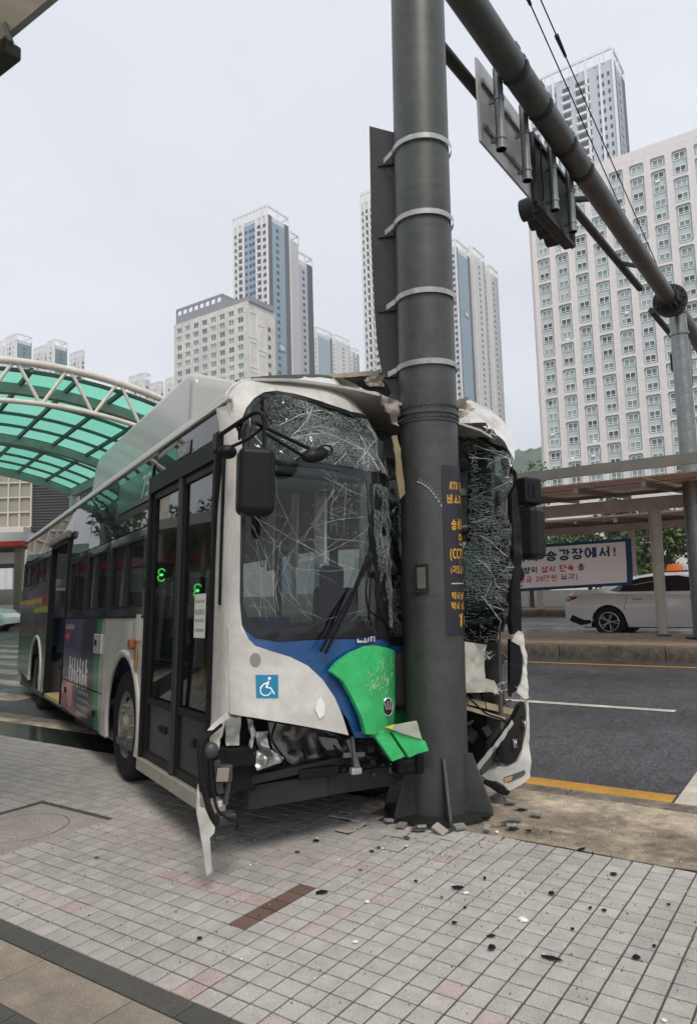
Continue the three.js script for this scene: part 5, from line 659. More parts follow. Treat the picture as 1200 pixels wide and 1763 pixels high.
// -- front door
{
  const x0 = 0.44, x1 = 1.99, xm = 1.19, y0 = 0.385, y1 = 2.55;
  bpart('door_frame', mb().box((x0 + x1) / 2, y1 + 0.07, 0.02, x1 - x0 + 0.12, 0.14, 0.06).box(x1 + 0.02, 1.45, 0.02, 0.05, 2.2, 0.06).box(x0 - 0.02, 1.45, 0.02, 0.06, 2.2, 0.06), M.black);
  bpart('door_sill', mb().rbox((x0 + x1) / 2 - 0.05, y0 - 0.05, 0.03, x1 - x0 + 0.2, 0.1, 0.1, 0.01), mat([0.42, 0.4, 0.36], 0.4, 0.3, { map: rep(T.dirt, 0.5) }));
  for (const [a, b] of [[x0 + 0.015, xm - 0.01], [xm + 0.01, x1 - 0.01]]) {
    const l = obj('door_leaf', mb().box((a + b) / 2, y0 + 0.03, 0.035, b - a, 0.06, 0.04).box((a + b) / 2, y1 - 0.03, 0.035, b - a, 0.06, 0.04).box(a + 0.035, (y0 + y1) / 2, 0.035, 0.07, y1 - y0, 0.045).box(b - 0.035, (y0 + y1) / 2, 0.035, 0.07, y1 - y0, 0.045).box((a + b) / 2, 0.84, 0.035, b - a, 0.05, 0.04).geo(), mat([0.01, 0.0105, 0.011], 0.45, 0, { phys: 1, specularIntensity: 0.35 }), bus);
    mb().box((a + b) / 2, (0.87 + y1) / 2, 0.035, b - a - 0.1, y1 - 0.9, 0.006).mesh('pane', doorGlass, l); mb().box((a + b) / 2, (y0 + 0.84) / 2, 0.036, b - a - 0.1, 0.84 - y0, 0.01).mesh('kick_panel', mat([0.014, 0.0145, 0.016], 0.22, 0, { phys: 1, specularIntensity: 0.5 }), l);
    mb().rbox((a + b) / 2 - 0.14, 0.66, 0.026, 0.06, 0.055, 0.02, 0.008).rbox((a + b) / 2 - 0.04, 0.66, 0.026, 0.06, 0.055, 0.02, 0.008).mesh('latch', M.black, l);
  }
  bpart('door_post', mb().rbox(xm, (y0 + y1) / 2 - 0.02, 0.012, 0.085, y1 - y0 + 0.1, 0.03, 0.01), mat([0.03, 0.03, 0.032], 0.45, 0, { phys: 1, specularIntensity: 0.4 }));
  const paper = canvas(128, 192, (x, w, h) => { x.fillStyle = '#c9cfc8'; x.fillRect(0, 0, w, h); x.fillStyle = '#6c716d'; for (let r = 0; r < 4; r++) for (let k = 0; k < 7; k++) x.fillRect(12 + k * 15, 26 + r * 42, 9, r === 1 ? 24 : 14); });
  obj('door_notice', quad(V(0.86, 1.36, 0.03), V(0.63, 1.36, 0.03), V(0.63, 1.66, 0.03), V(0.86, 1.66, 0.03)), mat(0xffffff, 0.7, 0, { map: paper }), bus);
  for (const [x, y, z] of [[0.85, 2.06, 0.3], [1.55, 2.0, 0.3]]) bpart('inside_sign', mb().box(x, y, z, 0.14, 0.18, 0.01), mat([0.55, 0.42, 0.1], 0.6));
  const rail = mb(); for (const [a, b, c, d] of [[0.7, 1.75, 1.05, 1.05], [0.55, 1.35, 1.0, 0.95], [1.5, 1.75, 1.8, 1.35], [1.35, 1.3, 1.55, 1.55]]) rail.cyl([a, b, 0.16], [c, d, 0.16], 0.017, 0.017, 8); rail.mesh('door_rail', M.yellowPole, bus);
  bpart('door_hammer', mb().rbox(0.66, 1.12, 0.1, 0.04, 0.16, 0.04, 0.01), mat([0.5, 0.03, 0.03], 0.5));
  const cur = mb(); for (const [x, w] of [[0.62, 0.16], [1.05, 0.1], [1.5, 0.12]]) cur.box(x, 2.25, 0.9, w, 0.7, 0.02); cur.mesh('inside_panel', mat([0.5, 0.5, 0.48], 0.6), bus);
}
// -- rear door standing open
{
  const x0 = 5.84, x1 = 7.26; bpart('rear_door_frame', mb().box((x0 + x1) / 2, 2.53, 0.03, x1 - x0, 0.06, 0.08).box(x0 + 0.02, 1.48, 0.03, 0.05, 2.1, 0.08).box(x1 - 0.02, 1.48, 0.03, 0.05, 2.1, 0.08), M.black); bpart('rear_door_header', mb().rbox((x0 + x1) / 2, 2.6, -0.02, x1 - x0 + 0.1, 0.1, 0.06, 0.02), mat([0.12, 0.12, 0.12], 0.3)); bpart('rear_door_step', mb().box((x0 + x1) / 2, 0.43, 0.22, x1 - x0, 0.05, 0.42), mat([0.4, 0.33, 0.15], 0.6));
  for (const x of [x0 + 0.08, x1 - 0.08]) { const l = obj('rear_door_leaf', mb().box(x, 1.48, 0.32, 0.03, 2.05, 0.06).box(x, 1.48, 0.78, 0.03, 2.05, 0.06).box(x, 0.5, 0.55, 0.03, 0.08, 0.5).box(x, 2.47, 0.55, 0.03, 0.08, 0.5).geo(), M.black, bus); mb().box(x, 1.48, 0.55, 0.006, 1.9, 0.44).mesh('pane', busGlass, l); }
}
// -- far side, rear, underside, inside
{
  bpart('far_side_wall', mb().box(5.5, 0.92, 2.48, 10.1, 1.1, 0.04).box(5.5, 2.62, 2.46, 10.1, 0.6, 0.04), M.whitePaint); for (const x of [0.42, 1.7, 3.2, 4.7, 6.2, 7.7, 9.2, 10.5]) bpart('far_window_post', mb().box(x, 1.9, 2.47, 0.12, 0.9, 0.05), frameM); for (let k = 0; k < 7; k++) { const a = [0.48, 1.76, 3.26, 4.76, 6.26, 7.76, 9.26][k], b = [1.64, 3.14, 4.64, 6.14, 7.64, 9.14, 10.44][k]; bpart('far_pane', mb().box((a + b) / 2, 1.9, 2.475, b - a, 0.86, 0.006), farGlass); }
  bpart('rear_wall', mb().box(10.56, 1.25, 1.25, 0.06, 1.6, 2.44).box(10.56, 2.85, 1.25, 0.06, 0.2, 2.4).box(10.56, 2.4, 0.1, 0.06, 0.8, 0.2).box(10.56, 2.4, 2.4, 0.06, 0.8, 0.2), M.whitePaint); bpart('rear_pane', mb().box(10.56, 2.4, 1.25, 0.01, 0.75, 2.1), farGlass);
  bpart('floor', mb().box(5.6, 0.38, 1.25, 9.6, 0.06, 2.4).box(9.0, 0.62, 1.25, 2.9, 0.5, 2.35), M.interior); bpart('chassis', mb().box(5.5, 0.3, 1.25, 8.6, 0.12, 1.9).box(4.8, 0.33, 0.5, 1.6, 0.16, 0.7), M.black);
  bpart('far_lining', mb().box(2.2, 0.95, 2.44, 3.6, 1.0, 0.03), M.interior); bpart('ceiling', mb().box(5.6, 2.82, 1.25, 9.8, 0.05, 2.36), mat([0.13, 0.13, 0.125], 0.7));
  bpart('wheel_box', mb().rbox(FW, 0.72, 2.05, 1.25, 0.75, 0.8, 0.05).rbox(FW, 0.8, 0.52, 1.2, 0.66, 0.55, 0.05), M.interiorDark); bpart('inner_arch', mb().box(FW, 0.62, 0.5, 1.24, 1.1, 0.03).box(RW, 0.62, 0.5, 1.2, 1.1, 0.03), M.black);
  bpart('dashboard', mb().rbox(0.72, 1.02, 1.5, 0.42, 0.42, 1.1, 0.06).rbox(0.5, 1.22, 0.6, 0.3, 0.22, 1.0, 0.05, 0, 0, 0.1), M.interiorDark);
  const sw = bpart('steering_wheel', mb().add(new THREE.TorusGeometry(0.23, 0.016, 8, 32), new THREE.Matrix4().makeRotationX(Math.PI / 2).premultiply(new THREE.Matrix4().makeRotationZ(-0.6)).setPosition(1.05, 1.32, 1.75)).cyl([0.85, 1.1, 1.75], [1.05, 1.32, 1.75], 0.03, 0.03, 8), M.plastic);
  bpart('driver_seat', mb().rbox(1.75, 0.95, 1.8, 0.5, 0.14, 0.5, 0.05).rbox(1.98, 1.4, 1.8, 0.14, 0.8, 0.48, 0.05, 0, 0, 0.12).rbox(2.05, 1.9, 1.8, 0.1, 0.22, 0.26, 0.05).box(1.75, 0.65, 1.8, 0.3, 0.5, 0.3), mat([0.03, 0.035, 0.05], 0.85)); bpart('driver_screen', mb().box(2.3, 0.85, 1.9, 0.03, 0.7, 1.0).box(1.6, 1.0, 1.25, 0.9, 0.9, 0.03), M.interior);
  const seatM = mat([0.05, 0.09, 0.16], 0.85); for (let k = 0; k < 8; k++) for (const z of [0.45, 2.0]) { const x = 3.6 + k * 0.82; if (z < 1 && x > 5.6 && x < 7.4) continue; bpart('passenger_seat', mb().rbox(x, 0.85, z, 0.42, 0.1, 0.44, 0.03).rbox(x + 0.2, 1.2, z, 0.08, 0.66, 0.44, 0.03, 0, 0, -0.1).cyl([x, 0.42, z], [x, 0.82, z], 0.04, 0.04, 8), seatM); }
  for (const [x, z] of [[2.4, 0.75], [3.4, 0.8], [4.6, 0.75], [5.7, 0.7], [7.4, 0.75], [4.6, 1.75], [6.6, 1.75]]) bpart('grab_pole', mb().cyl([x, 0.4, z], [x, 2.8, z], 0.017, 0.017, 10), M.yellowPole); for (const z of [0.75, 1.75]) { bpart('grab_rail', mb().cyl([2.2, 2.45, z], [9.8, 2.45, z], 0.016, 0.016, 8), mat([0.5, 0.5, 0.5], 0.3, 0.8)); for (let k = 0; k < 9; k++) bpart('strap_handle', mb().cyl([2.9 + k * 0.7, 2.45, z], [2.9 + k * 0.7, 2.2, z], 0.008, 0.008, 5).add(new THREE.TorusGeometry(0.05, 0.009, 6, 16), new THREE.Matrix4().makeTranslation(2.9 + k * 0.7, 2.15, z)), mat([0.6, 0.58, 0.5], 0.5)); }
}
// -- wheels
function wheel(x, y, z, s, twin) {
  const w = new THREE.Group(); w.name = 'wheel'; w.position.set(x, y, z); bus.add(w); const R = 0.49;
  obj('tyre', plain(new THREE.LatheGeometry([[0.29, -0.13], [0.36, -0.145], [0.45, -0.14], [0.48, -0.11], [R, -0.07], [R, 0.07], [0.48, 0.11], [0.45, 0.14], [0.36, 0.145], [0.29, 0.13]].map((q) => new THREE.Vector2(...q)), 56).rotateX(Math.PI / 2)), M.rubber, w);
  const rim = mb(), f = -s; rim.add(new THREE.LatheGeometry([[0.3, 0.13], [0.285, 0.1], [0.27, 0.07], [0.2, 0.1], [0.15, 0.12], [0.02, 0.12]].map((q) => new THREE.Vector2(q[0], q[1] * f)), 48).rotateX(Math.PI / 2)); for (let k = 0; k < 10; k++) { const a = k * 0.628; rim.cyl([Math.cos(a) * 0.17, Math.sin(a) * 0.17, f * 0.1], [Math.cos(a) * 0.17, Math.sin(a) * 0.17, f * 0.145], 0.016, 0.014, 6); } rim.cyl([0, 0, f * 0.1], [0, 0, f * 0.165], 0.09, 0.07, 24); rim.mesh('rim', mat([0.4, 0.38, 0.32], 0.6, 0, { map: rep(T.steel, 0.4), side: THREE.DoubleSide }), w);
  const ho = mb(); for (let k = 0; k < 10; k++) { const a = k * 0.628 + 0.31; ho.add(new THREE.CylinderGeometry(0.033, 0.033, 0.008, 14).rotateX(Math.PI / 2).scale(1, 1.25, 1), new THREE.Matrix4().makeRotationZ(a - Math.PI / 2).setPosition(Math.cos(a) * 0.235, Math.sin(a) * 0.235, f * 0.088)); } ho.mesh('hand_holes', M.black, w);
}
wheel(2.74, 0.55, 0.19, 1); wheel(8.12, 0.6, 0.2, 1); wheel(2.6, 0.62, 2.32, -1); wheel(8.12, 0.72, 2.32, -1);
// -- nose: near pillar, roof cap, panels
{
  const R = 0.24, pil = (u, y) => { const k = clamp((y - 1.42) / 0.05); if (u < 0) return V(0.24 - u, y, 0 + (y > 2.2 ? (y - 2.2) * 0.07 : 0)); const a = u; return V(fx(R - R * Math.cos(a), y), y, R - R * Math.cos(a)); };
  const side = [[-0.17, 0.95], [-0.12, 2.6], [-0.02, 2.9], [0.4, 2.86], [0.78, 2.62], [0.74, 2.4], [0.7, 1.6], [0.76, 1.45], [0.95, 1.36], [0.95, 0.98], [0.4, 0.93], [0.2, 0.78], [-0.05, 0.74], [-0.16, 0.8]];
  obj('corner_pillar', sheet(side, pil, { thick: 0.02, dir: V(0.7, 0, 0.7), edge: 0.06 }), M.whitePaint, bus);
  bpart('pillar_seal', mb().box(0.4, 1.72, -0.006, 0.035, 1.75, 0.03), M.black); bpart('pillar_strip', mb().box(0.27, 2.05, -0.004, 0.022, 0.95, 0.02), M.black);
  obj('quarter_frame', sheet([[-0.14, 2.66], [-0.14, 2.9], [0.0, 2.9], [0.0, 2.66]], (u, y) => pil(u, y).add(V(0, 0, -0.008)), { thick: 0.01, dir: V(0, 0, 1) }), mat([0.4, 0.4, 0.39], 0.4), bus);
}
const nearCap = [[390, 676], [401, 662], [414, 654], [470, 648], [540, 646], [590, 652], [640, 668], [676, 684], [690, 700], [690, 737], [664, 730], [620, 715], [580, 700], [540, 687], [505, 677], [478, 672], [455, 675], [437, 686], [424, 702], [415, 724], [400, 740]];
nose('roof_cap', nearCap, M.whitePaint, { s: 0.025, f: 5, thick: 0.03, edge: 0.035 });
nose('roof_cap_edge', [[404, 655], [470, 646], [560, 645], [600, 652], [600, 656], [540, 650], [470, 652], [412, 659]], mat([0.02, 0.02, 0.02], 0.5), { off: -0.006, thick: 0.01 });
flatX('torn_cap_end', [[655, 678], [684, 690], [690, 712], [684, 735], [676, 720], [662, 700]], 0.33, mat([0.26, 0.23, 0.2], 0.7), { s: 0.12, f: 14, thick: 0.015 });
nose('far_roof_cap', [[785, 704], [796, 690], [812, 688], [842, 704], [868, 727], [882, 752], [885, 792], [877, 776], [862, 754], [836, 738], [806, 728], [787, 742]], M.whitePaint, { s: 0.014, f: 8, off: 0.0, thick: 0.03, edge: 0.03 });
flatX('torn_far_cap', [[783, 690], [806, 684], [812, 704], [800, 716], [783, 726]], 0.42, mat([0.5, 0.47, 0.42], 0.8), { s: 0.16, f: 16, thick: 0.01, edge: 0.02 });
// windscreen frame and glass (near part)
const wsOut = [[424, 704], [437, 687], [455, 676], [480, 672], [510, 678], [550, 690], [600, 708], [650, 727], [688, 740], [692, 900], [694, 1112], [640, 1098], [560, 1100], [480, 1104], [440, 1097], [418, 1080], [404, 1050], [400, 960], [402, 850], [410, 760]];
const wsLow = [[424, 800], [470, 800], [560, 806], [632, 826], [637, 900], [640, 1000], [636, 1068], [560, 1076], [480, 1082], [445, 1080], [428, 1066], [420, 1040], [420, 940]], wsUp = [[432, 706], [445, 692], [462, 683], [482, 680], [520, 688], [560, 700], [610, 718], [655, 735], [682, 746], [684, 826], [630, 812], [560, 798], [470, 790], [424, 790]];
const pz = (l, off = 0) => l.map(([x, y]) => fp(x, y, off));
obj('windscreen_border', sheet(pz(wsOut), onNose(0.006, 0.01), { thick: 0.015, edge: 0.05, holes: [pz(wsLow.map(([x, y]) => [x, y])), pz(wsUp)] }), mat([0.01, 0.01, 0.012], 0.12), bus);
const screenGlass = glass([0.86, 0.93, 0.9], 0.01);
obj('windscreen', sheet(pz(wsLow), onNose(0.012), { thick: 0, edge: 0.06, rim: false }), screenGlass, bus);
obj('destination_glass', sheet(pz(wsUp), onNose(0.012, 0.07, 7), { thick: 0, edge: 0.03, rim: false }), glass([0.7, 0.8, 0.76], 0.06), bus);
bpart('destination_box', mb().rbox(0.52, 2.66, 0.75, 0.3, 0.36, 1.15, 0.03), mat([0.012, 0.013, 0.014], 0.5));
bpart('sun_blind', mb().rbox(0.4, 2.42, 0.7, 0.12, 0.1, 1.1, 0.04), M.interiorDark);
flatX('inner_post', [[627, 832], [640, 834], [640, 1062], [622, 1060]], 0.26, mat([0.2, 0.2, 0.19], 0.6), { thick: 0.05 });
nose('crushed_glass', [[640, 832], [690, 842], [694, 1100], [672, 1080], [655, 1010], [644, 940]], glass([0.62, 0.72, 0.69], 0.25), { s: 0.05, f: 10, thick: 0.006, edge: 0.03 });
flatX('peeled_trim', [[676, 750], [686, 748], [690, 800], [696, 850], [686, 860], [680, 815]], 0.3, mat([0.2, 0.16, 0.09], 0.7), { s: 0.04, thick: 0.01 });
// far part of the screen
const farHole = [[784, 742], [815, 744], [846, 760], [866, 790], [874, 850], [880, 960], [874, 1060], [850, 1106], [792, 1106]];
nose('far_screen_seal', [[784, 728], [806, 729], [838, 739], [864, 756], [879, 780], [886, 830], [894, 960], [899, 1085], [884, 1092], [879, 1060], [884, 960], [880, 850], [868, 790], [850, 764], [818, 748], [784, 744]], M.black, { thick: 0.05, off: 0.0, s: 0.02, f: 12 });
nose('far_glass', farHole, glass([0.45, 0.52, 0.5], 0.08), { off: 0.03, s: 0.08, f: 9, thick: 0.005, edge: 0.03 });
flatX('far_header', [[784, 840], [872, 846], [872, 858], [784, 852]], 0.55, M.interior, { thick: 0.06 }); flatX('far_inner_pillar', [[857, 855], [884, 856], [886, 960], [880, 1020], [868, 1088], [861, 1010], [866, 930]], 0.42, mat([0.17, 0.17, 0.155], 0.7), { thick: 0.06, s: 0.03 });
// cracks: thin pale fracture ribbons lying on the glass
{
  const R = rng(21); const lines = { fine: [], low: [] };
  const inside = (poly, z, y) => { let c = false; for (let a = 0, b = poly.length - 1; a < poly.length; b = a++) if ((poly[a][1] > y) !== (poly[b][1] > y) && z < (poly[b][0] - poly[a][0]) * (y - poly[a][1]) / (poly[b][1] - poly[a][1]) + poly[a][0]) c = !c; return c; };
  const walk = (poly, z, y, a, len, step, jit) => { const l = [[z, y]]; let d = 0; while (d < len) { a += (R() - 0.5) * jit; z += Math.cos(a) * step; y += Math.sin(a) * step; if (!inside(poly, z, y)) break; l.push([z, y]); d += step; } return l; };
  const ribbon = (list, map, w) => { const pos = []; for (const l of list) for (let k = 0; k < l.length - 1; k++) { const A = map(...l[k]), B = map(...l[k + 1]), t = B.clone().sub(A).normalize(), n = t.clone().cross(V(1, 0, 0)).normalize().multiplyScalar((l.w || w) * (0.6 + 0.8 * hash3(k, l.length, 5)) / 2); for (const q of [A.clone().add(n), A.clone().sub(n), B.clone().sub(n), A.clone().add(n), B.clone().sub(n), B.clone().add(n)]) pos.push(q.x, q.y, q.z); } const g = new THREE.BufferGeometry(); g.setAttribute('position', new THREE.Float32BufferAttribute(pos, 3)); g.computeVertexNormals(); return g; };
  const box = (poly) => { const z = poly.map((q) => q[0]), y = poly.map((q) => q[1]); return [Math.min(...z), Math.max(...z), Math.min(...y), Math.max(...y)]; };
  const fill = (poly, n, len, step, jit, dens) => { const [a, b, c, d] = box(poly), out = []; let guard = 0; while (out.length < n && guard++ < n * 40) { const z = a + R() * (b - a), y = c + R() * (d - c); if (!inside(poly, z, y) || R() > dens(z, y)) continue; const l = walk(poly, z, y, R() * 6.283, len * (0.3 + R()), step, jit); if (l.length > 2) out.push(l); } return out; };
  const low = pz(wsLow), up = pz(wsUp), crush = pz([[640, 832], [690, 842], [694, 1100], [672, 1080], [655, 1010], [644, 940]]), far = pz(farHole, 0.03);
  const crackM = mat([0.3, 0.35, 0.335], 0.4), crackBright = mat([0.55, 0.6, 0.58], 0.35);
  const craze = (poly, cell, keep) => { const [a, b, c, d] = box(poly), nz = Math.ceil((b - a) / cell), ny = Math.ceil((d - c) / cell), P = (k, l) => [a + (k + 0.5 + (hash3(k, l, 61) - 0.5) * 1.1) * cell, c + (l + 0.5 + (hash3(k, l, 62) - 0.5) * 1.1) * cell], out = []; for (let k = 0; k < nz; k++) for (let l = 0; l < ny; l++) { const p = P(k, l); if (!inside(poly, ...p)) continue; for (const [m, n, q] of [[1, 0, 0.8], [0, 1, 0.8], [1, 1, 0.35]]) { const e = P(k + m, l + n); if (inside(poly, ...e) && R() < q * keep(...p)) out.push([p, e]); } } return out; };
  const branch = (poly, z, y, a, len, w, depth, out) => { const l = walk(poly, z, y, a, len, 0.035, 0.16); l.w = w; if (l.length > 1) out.push(l); if (depth > 0) for (let k = 2; k < l.length; k += 2 + Math.floor(R() * 4)) if (R() < 0.55) branch(poly, ...l[k], a + (R() < 0.5 ? -1 : 1) * (0.35 + R() * 0.5), len * 0.45 * (0.5 + R()), w * 0.7, depth - 1, out); };
  // main screen: branching runs from the pole side and from the lower near corner
  const L = []; for (let k = 0; k < 6; k++) branch(low, ...fp(634, 840 + R() * 220), Math.PI + (R() - 0.5) * 1.5, 0.3 + R() * 0.35, 0.0016, 2, L); for (let k = 0; k < 7; k++) branch(low, ...fp(448 + R() * 36, 1046 + R() * 26), 1.1 + R() * 1.2, 0.18 + R() * 0.35, 0.0014, 1, L); for (let k = 0; k < 3; k++) branch(low, ...fp(426 + R() * 14, 830 + R() * 140), -1.2 + R() * 0.7, 0.5, 0.0014, 1, L); for (let k = 0; k < 5; k++) branch(low, ...fp(570 + R() * 50, 828 + R() * 20), 3.9 + R() * 0.9, 0.2 + R() * 0.25, 0.0014, 1, L);
  stuff(obj('screen_cracks', ribbon(L, onNose(0.008), 0.0016), mat([0.42, 0.46, 0.45], 0.4), bus)); const sp = fp(600, 880); stuff(obj('screen_crazing', ribbon(craze(low, 0.016, (z, y) => clamp(1 - Math.hypot(z - sp[0] - 0.06, y - sp[1]) / 0.42) * 0.45 * (vnoise(z * 9, y * 9) > 0.5 ? 1 : 0.2) + clamp((z - 0.85) * 2) * 0.4), onNose(0.009), 0.0011), crackM, bus));
  const upMap = onNose(0.004, 0.07, 7), edgeZ = (z) => clamp((z - 0.2) * 3.5); stuff(obj('upper_crazing', ribbon(craze(up, 0.0125, (z, y) => edgeZ(z) * (0.45 + 0.9 * vnoise(z * 7, y * 11, 3))), upMap, 0.0013), crackM, bus)); const UB = []; for (let k = 0; k < 9; k++) branch(up, ...fp(660 - R() * 190, 730 + R() * 70), R() * 6.28, 0.25 + R() * 0.3, 0.0035, 2, UB); stuff(obj('upper_cracks', ribbon(UB, upMap, 0.003), crackBright, bus));
  stuff(obj('crushed_crazing', ribbon(craze(crush, 0.0105, (z, y) => 0.25 + 0.5 * vnoise(z * 12, y * 6, 4)), onNose(-0.004, 0.05, 10), 0.0011), crackM, bus));
  const FB = []; for (let k = 0; k < 16; k++) branch(far, ...fp(795 + R() * 70, 760 + R() * 320, 0.03), R() * 6.28, 0.18 + R() * 0.25, 0.003, 2, FB); stuff(obj('far_crazing', ribbon(craze(far, 0.0135, (z, y) => 0.15 + 1.1 * clamp((vnoise(z * 9, y * 4, 6) - 0.3) * 2)), onNose(0.024, 0.08, 9), 0.0016), crackM, bus)); stuff(obj('far_cracks', ribbon(FB, onNose(0.022, 0.08, 9), 0.003), crackBright, bus));
}
// blue, white and green front panels
nose('blue_panel', [[412, 1078], [440, 1098], [480, 1105], [560, 1101], [640, 1099], [697, 1112], [700, 1260], [640, 1270], [612, 1270], [600, 1240], [560, 1188], [520, 1150], [470, 1134], [436, 1122]], M.bluePaint, { off: 0.012, thick: 0.02 });
const whiteLow = [[392, 1080], [404, 1070], [420, 1092], [440, 1112], [470, 1122], [500, 1131], [530, 1146], [556, 1170], [576, 1200], [590, 1232], [601, 1266], [560, 1257], [500, 1246], [440, 1236], [396, 1229]];
nose('white_front_panel', whiteLow, M.whitePaint, { off: -0.012, s: 0.012, f: 4, thick: 0.03, edge: 0.03 });
nose('blind_screw_cover', arc(440, 1148, 9, 0, 6.1, 14).map(([x, y]) => [x, y + (y - 1148) * 0.3 - 12]), mat([0.24, 0.22, 0.19], 0.8), { off: -0.016, thick: 0.004 });
nose('paint_chip', [[546, 1206], [553, 1200], [560, 1214], [558, 1232], [550, 1238], [543, 1222]], mat([0.78, 0.78, 0.76], 0.9), { off: -0.017, thick: 0.002 });
{ // blue wheelchair sticker
  const a = fp(441, 1162, -0.02), b = fp(480, 1162, -0.02), c = fp(480, 1202, -0.02), d = fp(442, 1202, -0.02);
  const map = canvas(256, 256, (x, w, h) => { x.fillStyle = '#1f7ea6'; x.fillRect(0, 0, w, h); x.strokeStyle = '#f2f3f0'; x.fillStyle = '#f2f3f0'; x.lineWidth = 15; x.lineCap = 'round'; x.lineJoin = 'round'; x.beginPath(); x.arc(150, 42, 17, 0, 7); x.fill(); x.beginPath(); x.moveTo(140, 74); x.lineTo(112, 138); x.lineTo(168, 150); x.lineTo(208, 214); x.stroke(); x.beginPath(); x.moveTo(130, 86); x.lineTo(84, 106); x.lineTo(52, 140); x.stroke(); x.lineWidth = 11; x.beginPath(); x.arc(112, 170, 60, 0.35, 3.9); x.stroke(); x.lineWidth = 20; x.beginPath(); x.moveTo(138, 84); x.lineTo(116, 136); x.stroke(); });
  const P = (q) => V(fx(q[0], q[1]) - 0.019, q[1], q[0]); const sg = sheet([d, c, b, a], onNose(-0.0145, 0.012, 4), { thick: 0, rim: false, edge: 0.02 }), uvs = sg.attributes.uv; for (let k = 0; k < uvs.count; k++) uvs.setXY(k, (uvs.getX(k) - a[0]) / (b[0] - a[0]), (uvs.getY(k) - d[1]) / (a[1] - d[1])); const s = obj('wheelchair_sticker', sg, mat(0xffffff, 0.4, 0, { map }), bus); s.userData.label = 'square blue sticker with a white wheelchair symbol';
}
{ // worn white marking on the blue panel
  const map = canvas(128, 80, (x, w, h) => { x.fillStyle = '#0b2a55'; x.fillRect(0, 0, w, h); x.fillStyle = '#c9ced3'; const R = rng(8); for (const [a, b, c, d] of [[6, 8, 34, 8], [6, 8, 8, 50], [6, 30, 34, 8], [6, 56, 60, 12], [50, 6, 8, 50], [50, 6, 26, 8], [72, 20, 8, 44], [92, 4, 9, 60], [84, 30, 24, 8], [116, 6, 8, 60]]) x.fillRect(a, b, c, d); x.fillStyle = '#0b2a55'; for (let k = 0; k < 60; k++) x.fillRect(R() * 128, R() * 80, 3 + R() * 5, 2 + R() * 3); });
  const q = [[613, 1110], [646, 1107], [646, 1087], [613, 1091]].map((p) => fp(p[0], p[1], 0.008)), mg = sheet(q, onNose(0.008), { thick: 0, rim: false, edge: 0.02 }), uvm = mg.attributes.uv; for (let k = 0; k < uvm.count; k++) uvm.setXY(k, (uvm.getX(k) - q[3][0]) / (q[2][0] - q[3][0]), (uvm.getY(k) - q[0][1]) / (q[2][1] - q[0][1])); obj('worn_marking', mg, mat(0xffffff, 0.5, 0, { map }), bus);
}
const greenOut = [[570, 1156], [582, 1140], [605, 1124], [630, 1113], [645, 1111], [675, 1118], [698, 1130], [703, 1180], [704, 1262], [668, 1262], [629, 1264], [622, 1235], [608, 1200], [590, 1172]];
nose('green_hood_panel', greenOut, M.greenPaint, { off: -0.06, thick: 0.045, s: 0.02, f: 5, edge: 0.03 });
flatX('green_lower_flap', [[640, 1258], [668, 1258], [697, 1302], [676, 1311], [646, 1268]], 0.0, M.greenPaint, { thick: 0.035, s: 0.01 }); flatX('green_side_flap', [[671, 1259], [700, 1262], [727, 1275], [732, 1291], [715, 1296], [700, 1303]], 0.015, M.greenPaint, { thick: 0.03, tilt: -0.04, s: 0.015 });
flatX('folded_flap', [[664, 1252], [680, 1248], [717, 1241], [722, 1256], [727, 1273], [690, 1262]], -0.03, mat([0.34, 0.37, 0.3], 0.6), { thick: 0.012, s: 0.02 }); flatX('folded_flap_edge', [[663, 1252], [680, 1247], [676, 1256]], -0.045, mat([0.65, 0.5, 0.08], 0.6), { thick: 0.006 });
{ // chrome oval badge
  const c = fp(667, 1217, -0.07), P = V(fx(...c) - 0.075, c[1], c[0]); const b = obj('badge', mb().add(new THREE.SphereGeometry(0.042, 24, 16), new THREE.Matrix4().makeScale(0.3, 1.35, 0.95).setPosition(P)).geo(), M.blackGloss, bus); const ch = mat([0.75, 0.75, 0.76], 0.12, 1); const r = mb().add(new THREE.TorusGeometry(0.042, 0.005, 8, 40), new THREE.Matrix4().makeRotationY(Math.PI / 2).scale(V(0.95, 1.35, 1)).setPosition(P)); for (const [a, h] of [[-0.55, 0.03], [-0.2, 0.042], [0.2, 0.042], [0.55, 0.03]]) r.bar(P.clone().add(V(-0.012, -0.016, a * 0.035)), P.clone().add(V(-0.012, h, a * 0.06)), 0.007, 0.008); r.mesh('badge_chrome', ch, b);
  const sc = mb(); const R = rng(6); for (let k = 0; k < 70; k++) { const c = R() < 0.6 ? [650, 1178] : [664, 1160], q = fp(c[0] + (R() + R() - 1) * 20, c[1] + (R() + R() - 1) * 26, -0.066), q2 = [q[0] + (R() - 0.5) * 0.035, q[1] + (R() - 0.3) * 0.05], A = V(fx(...q) - 0.0635 + wr(q[0], q[1], 0.02, 5), q[1], q[0]), B = V(fx(...q2) - 0.0635 + wr(q2[0], q2[1], 0.02, 5), q2[1], q2[0]); sc.bar(A, B, 0.0022, 0.0022); } stuff(sc.mesh('scratches', mat([0.5, 0.55, 0.42], 0.8), bus));
}
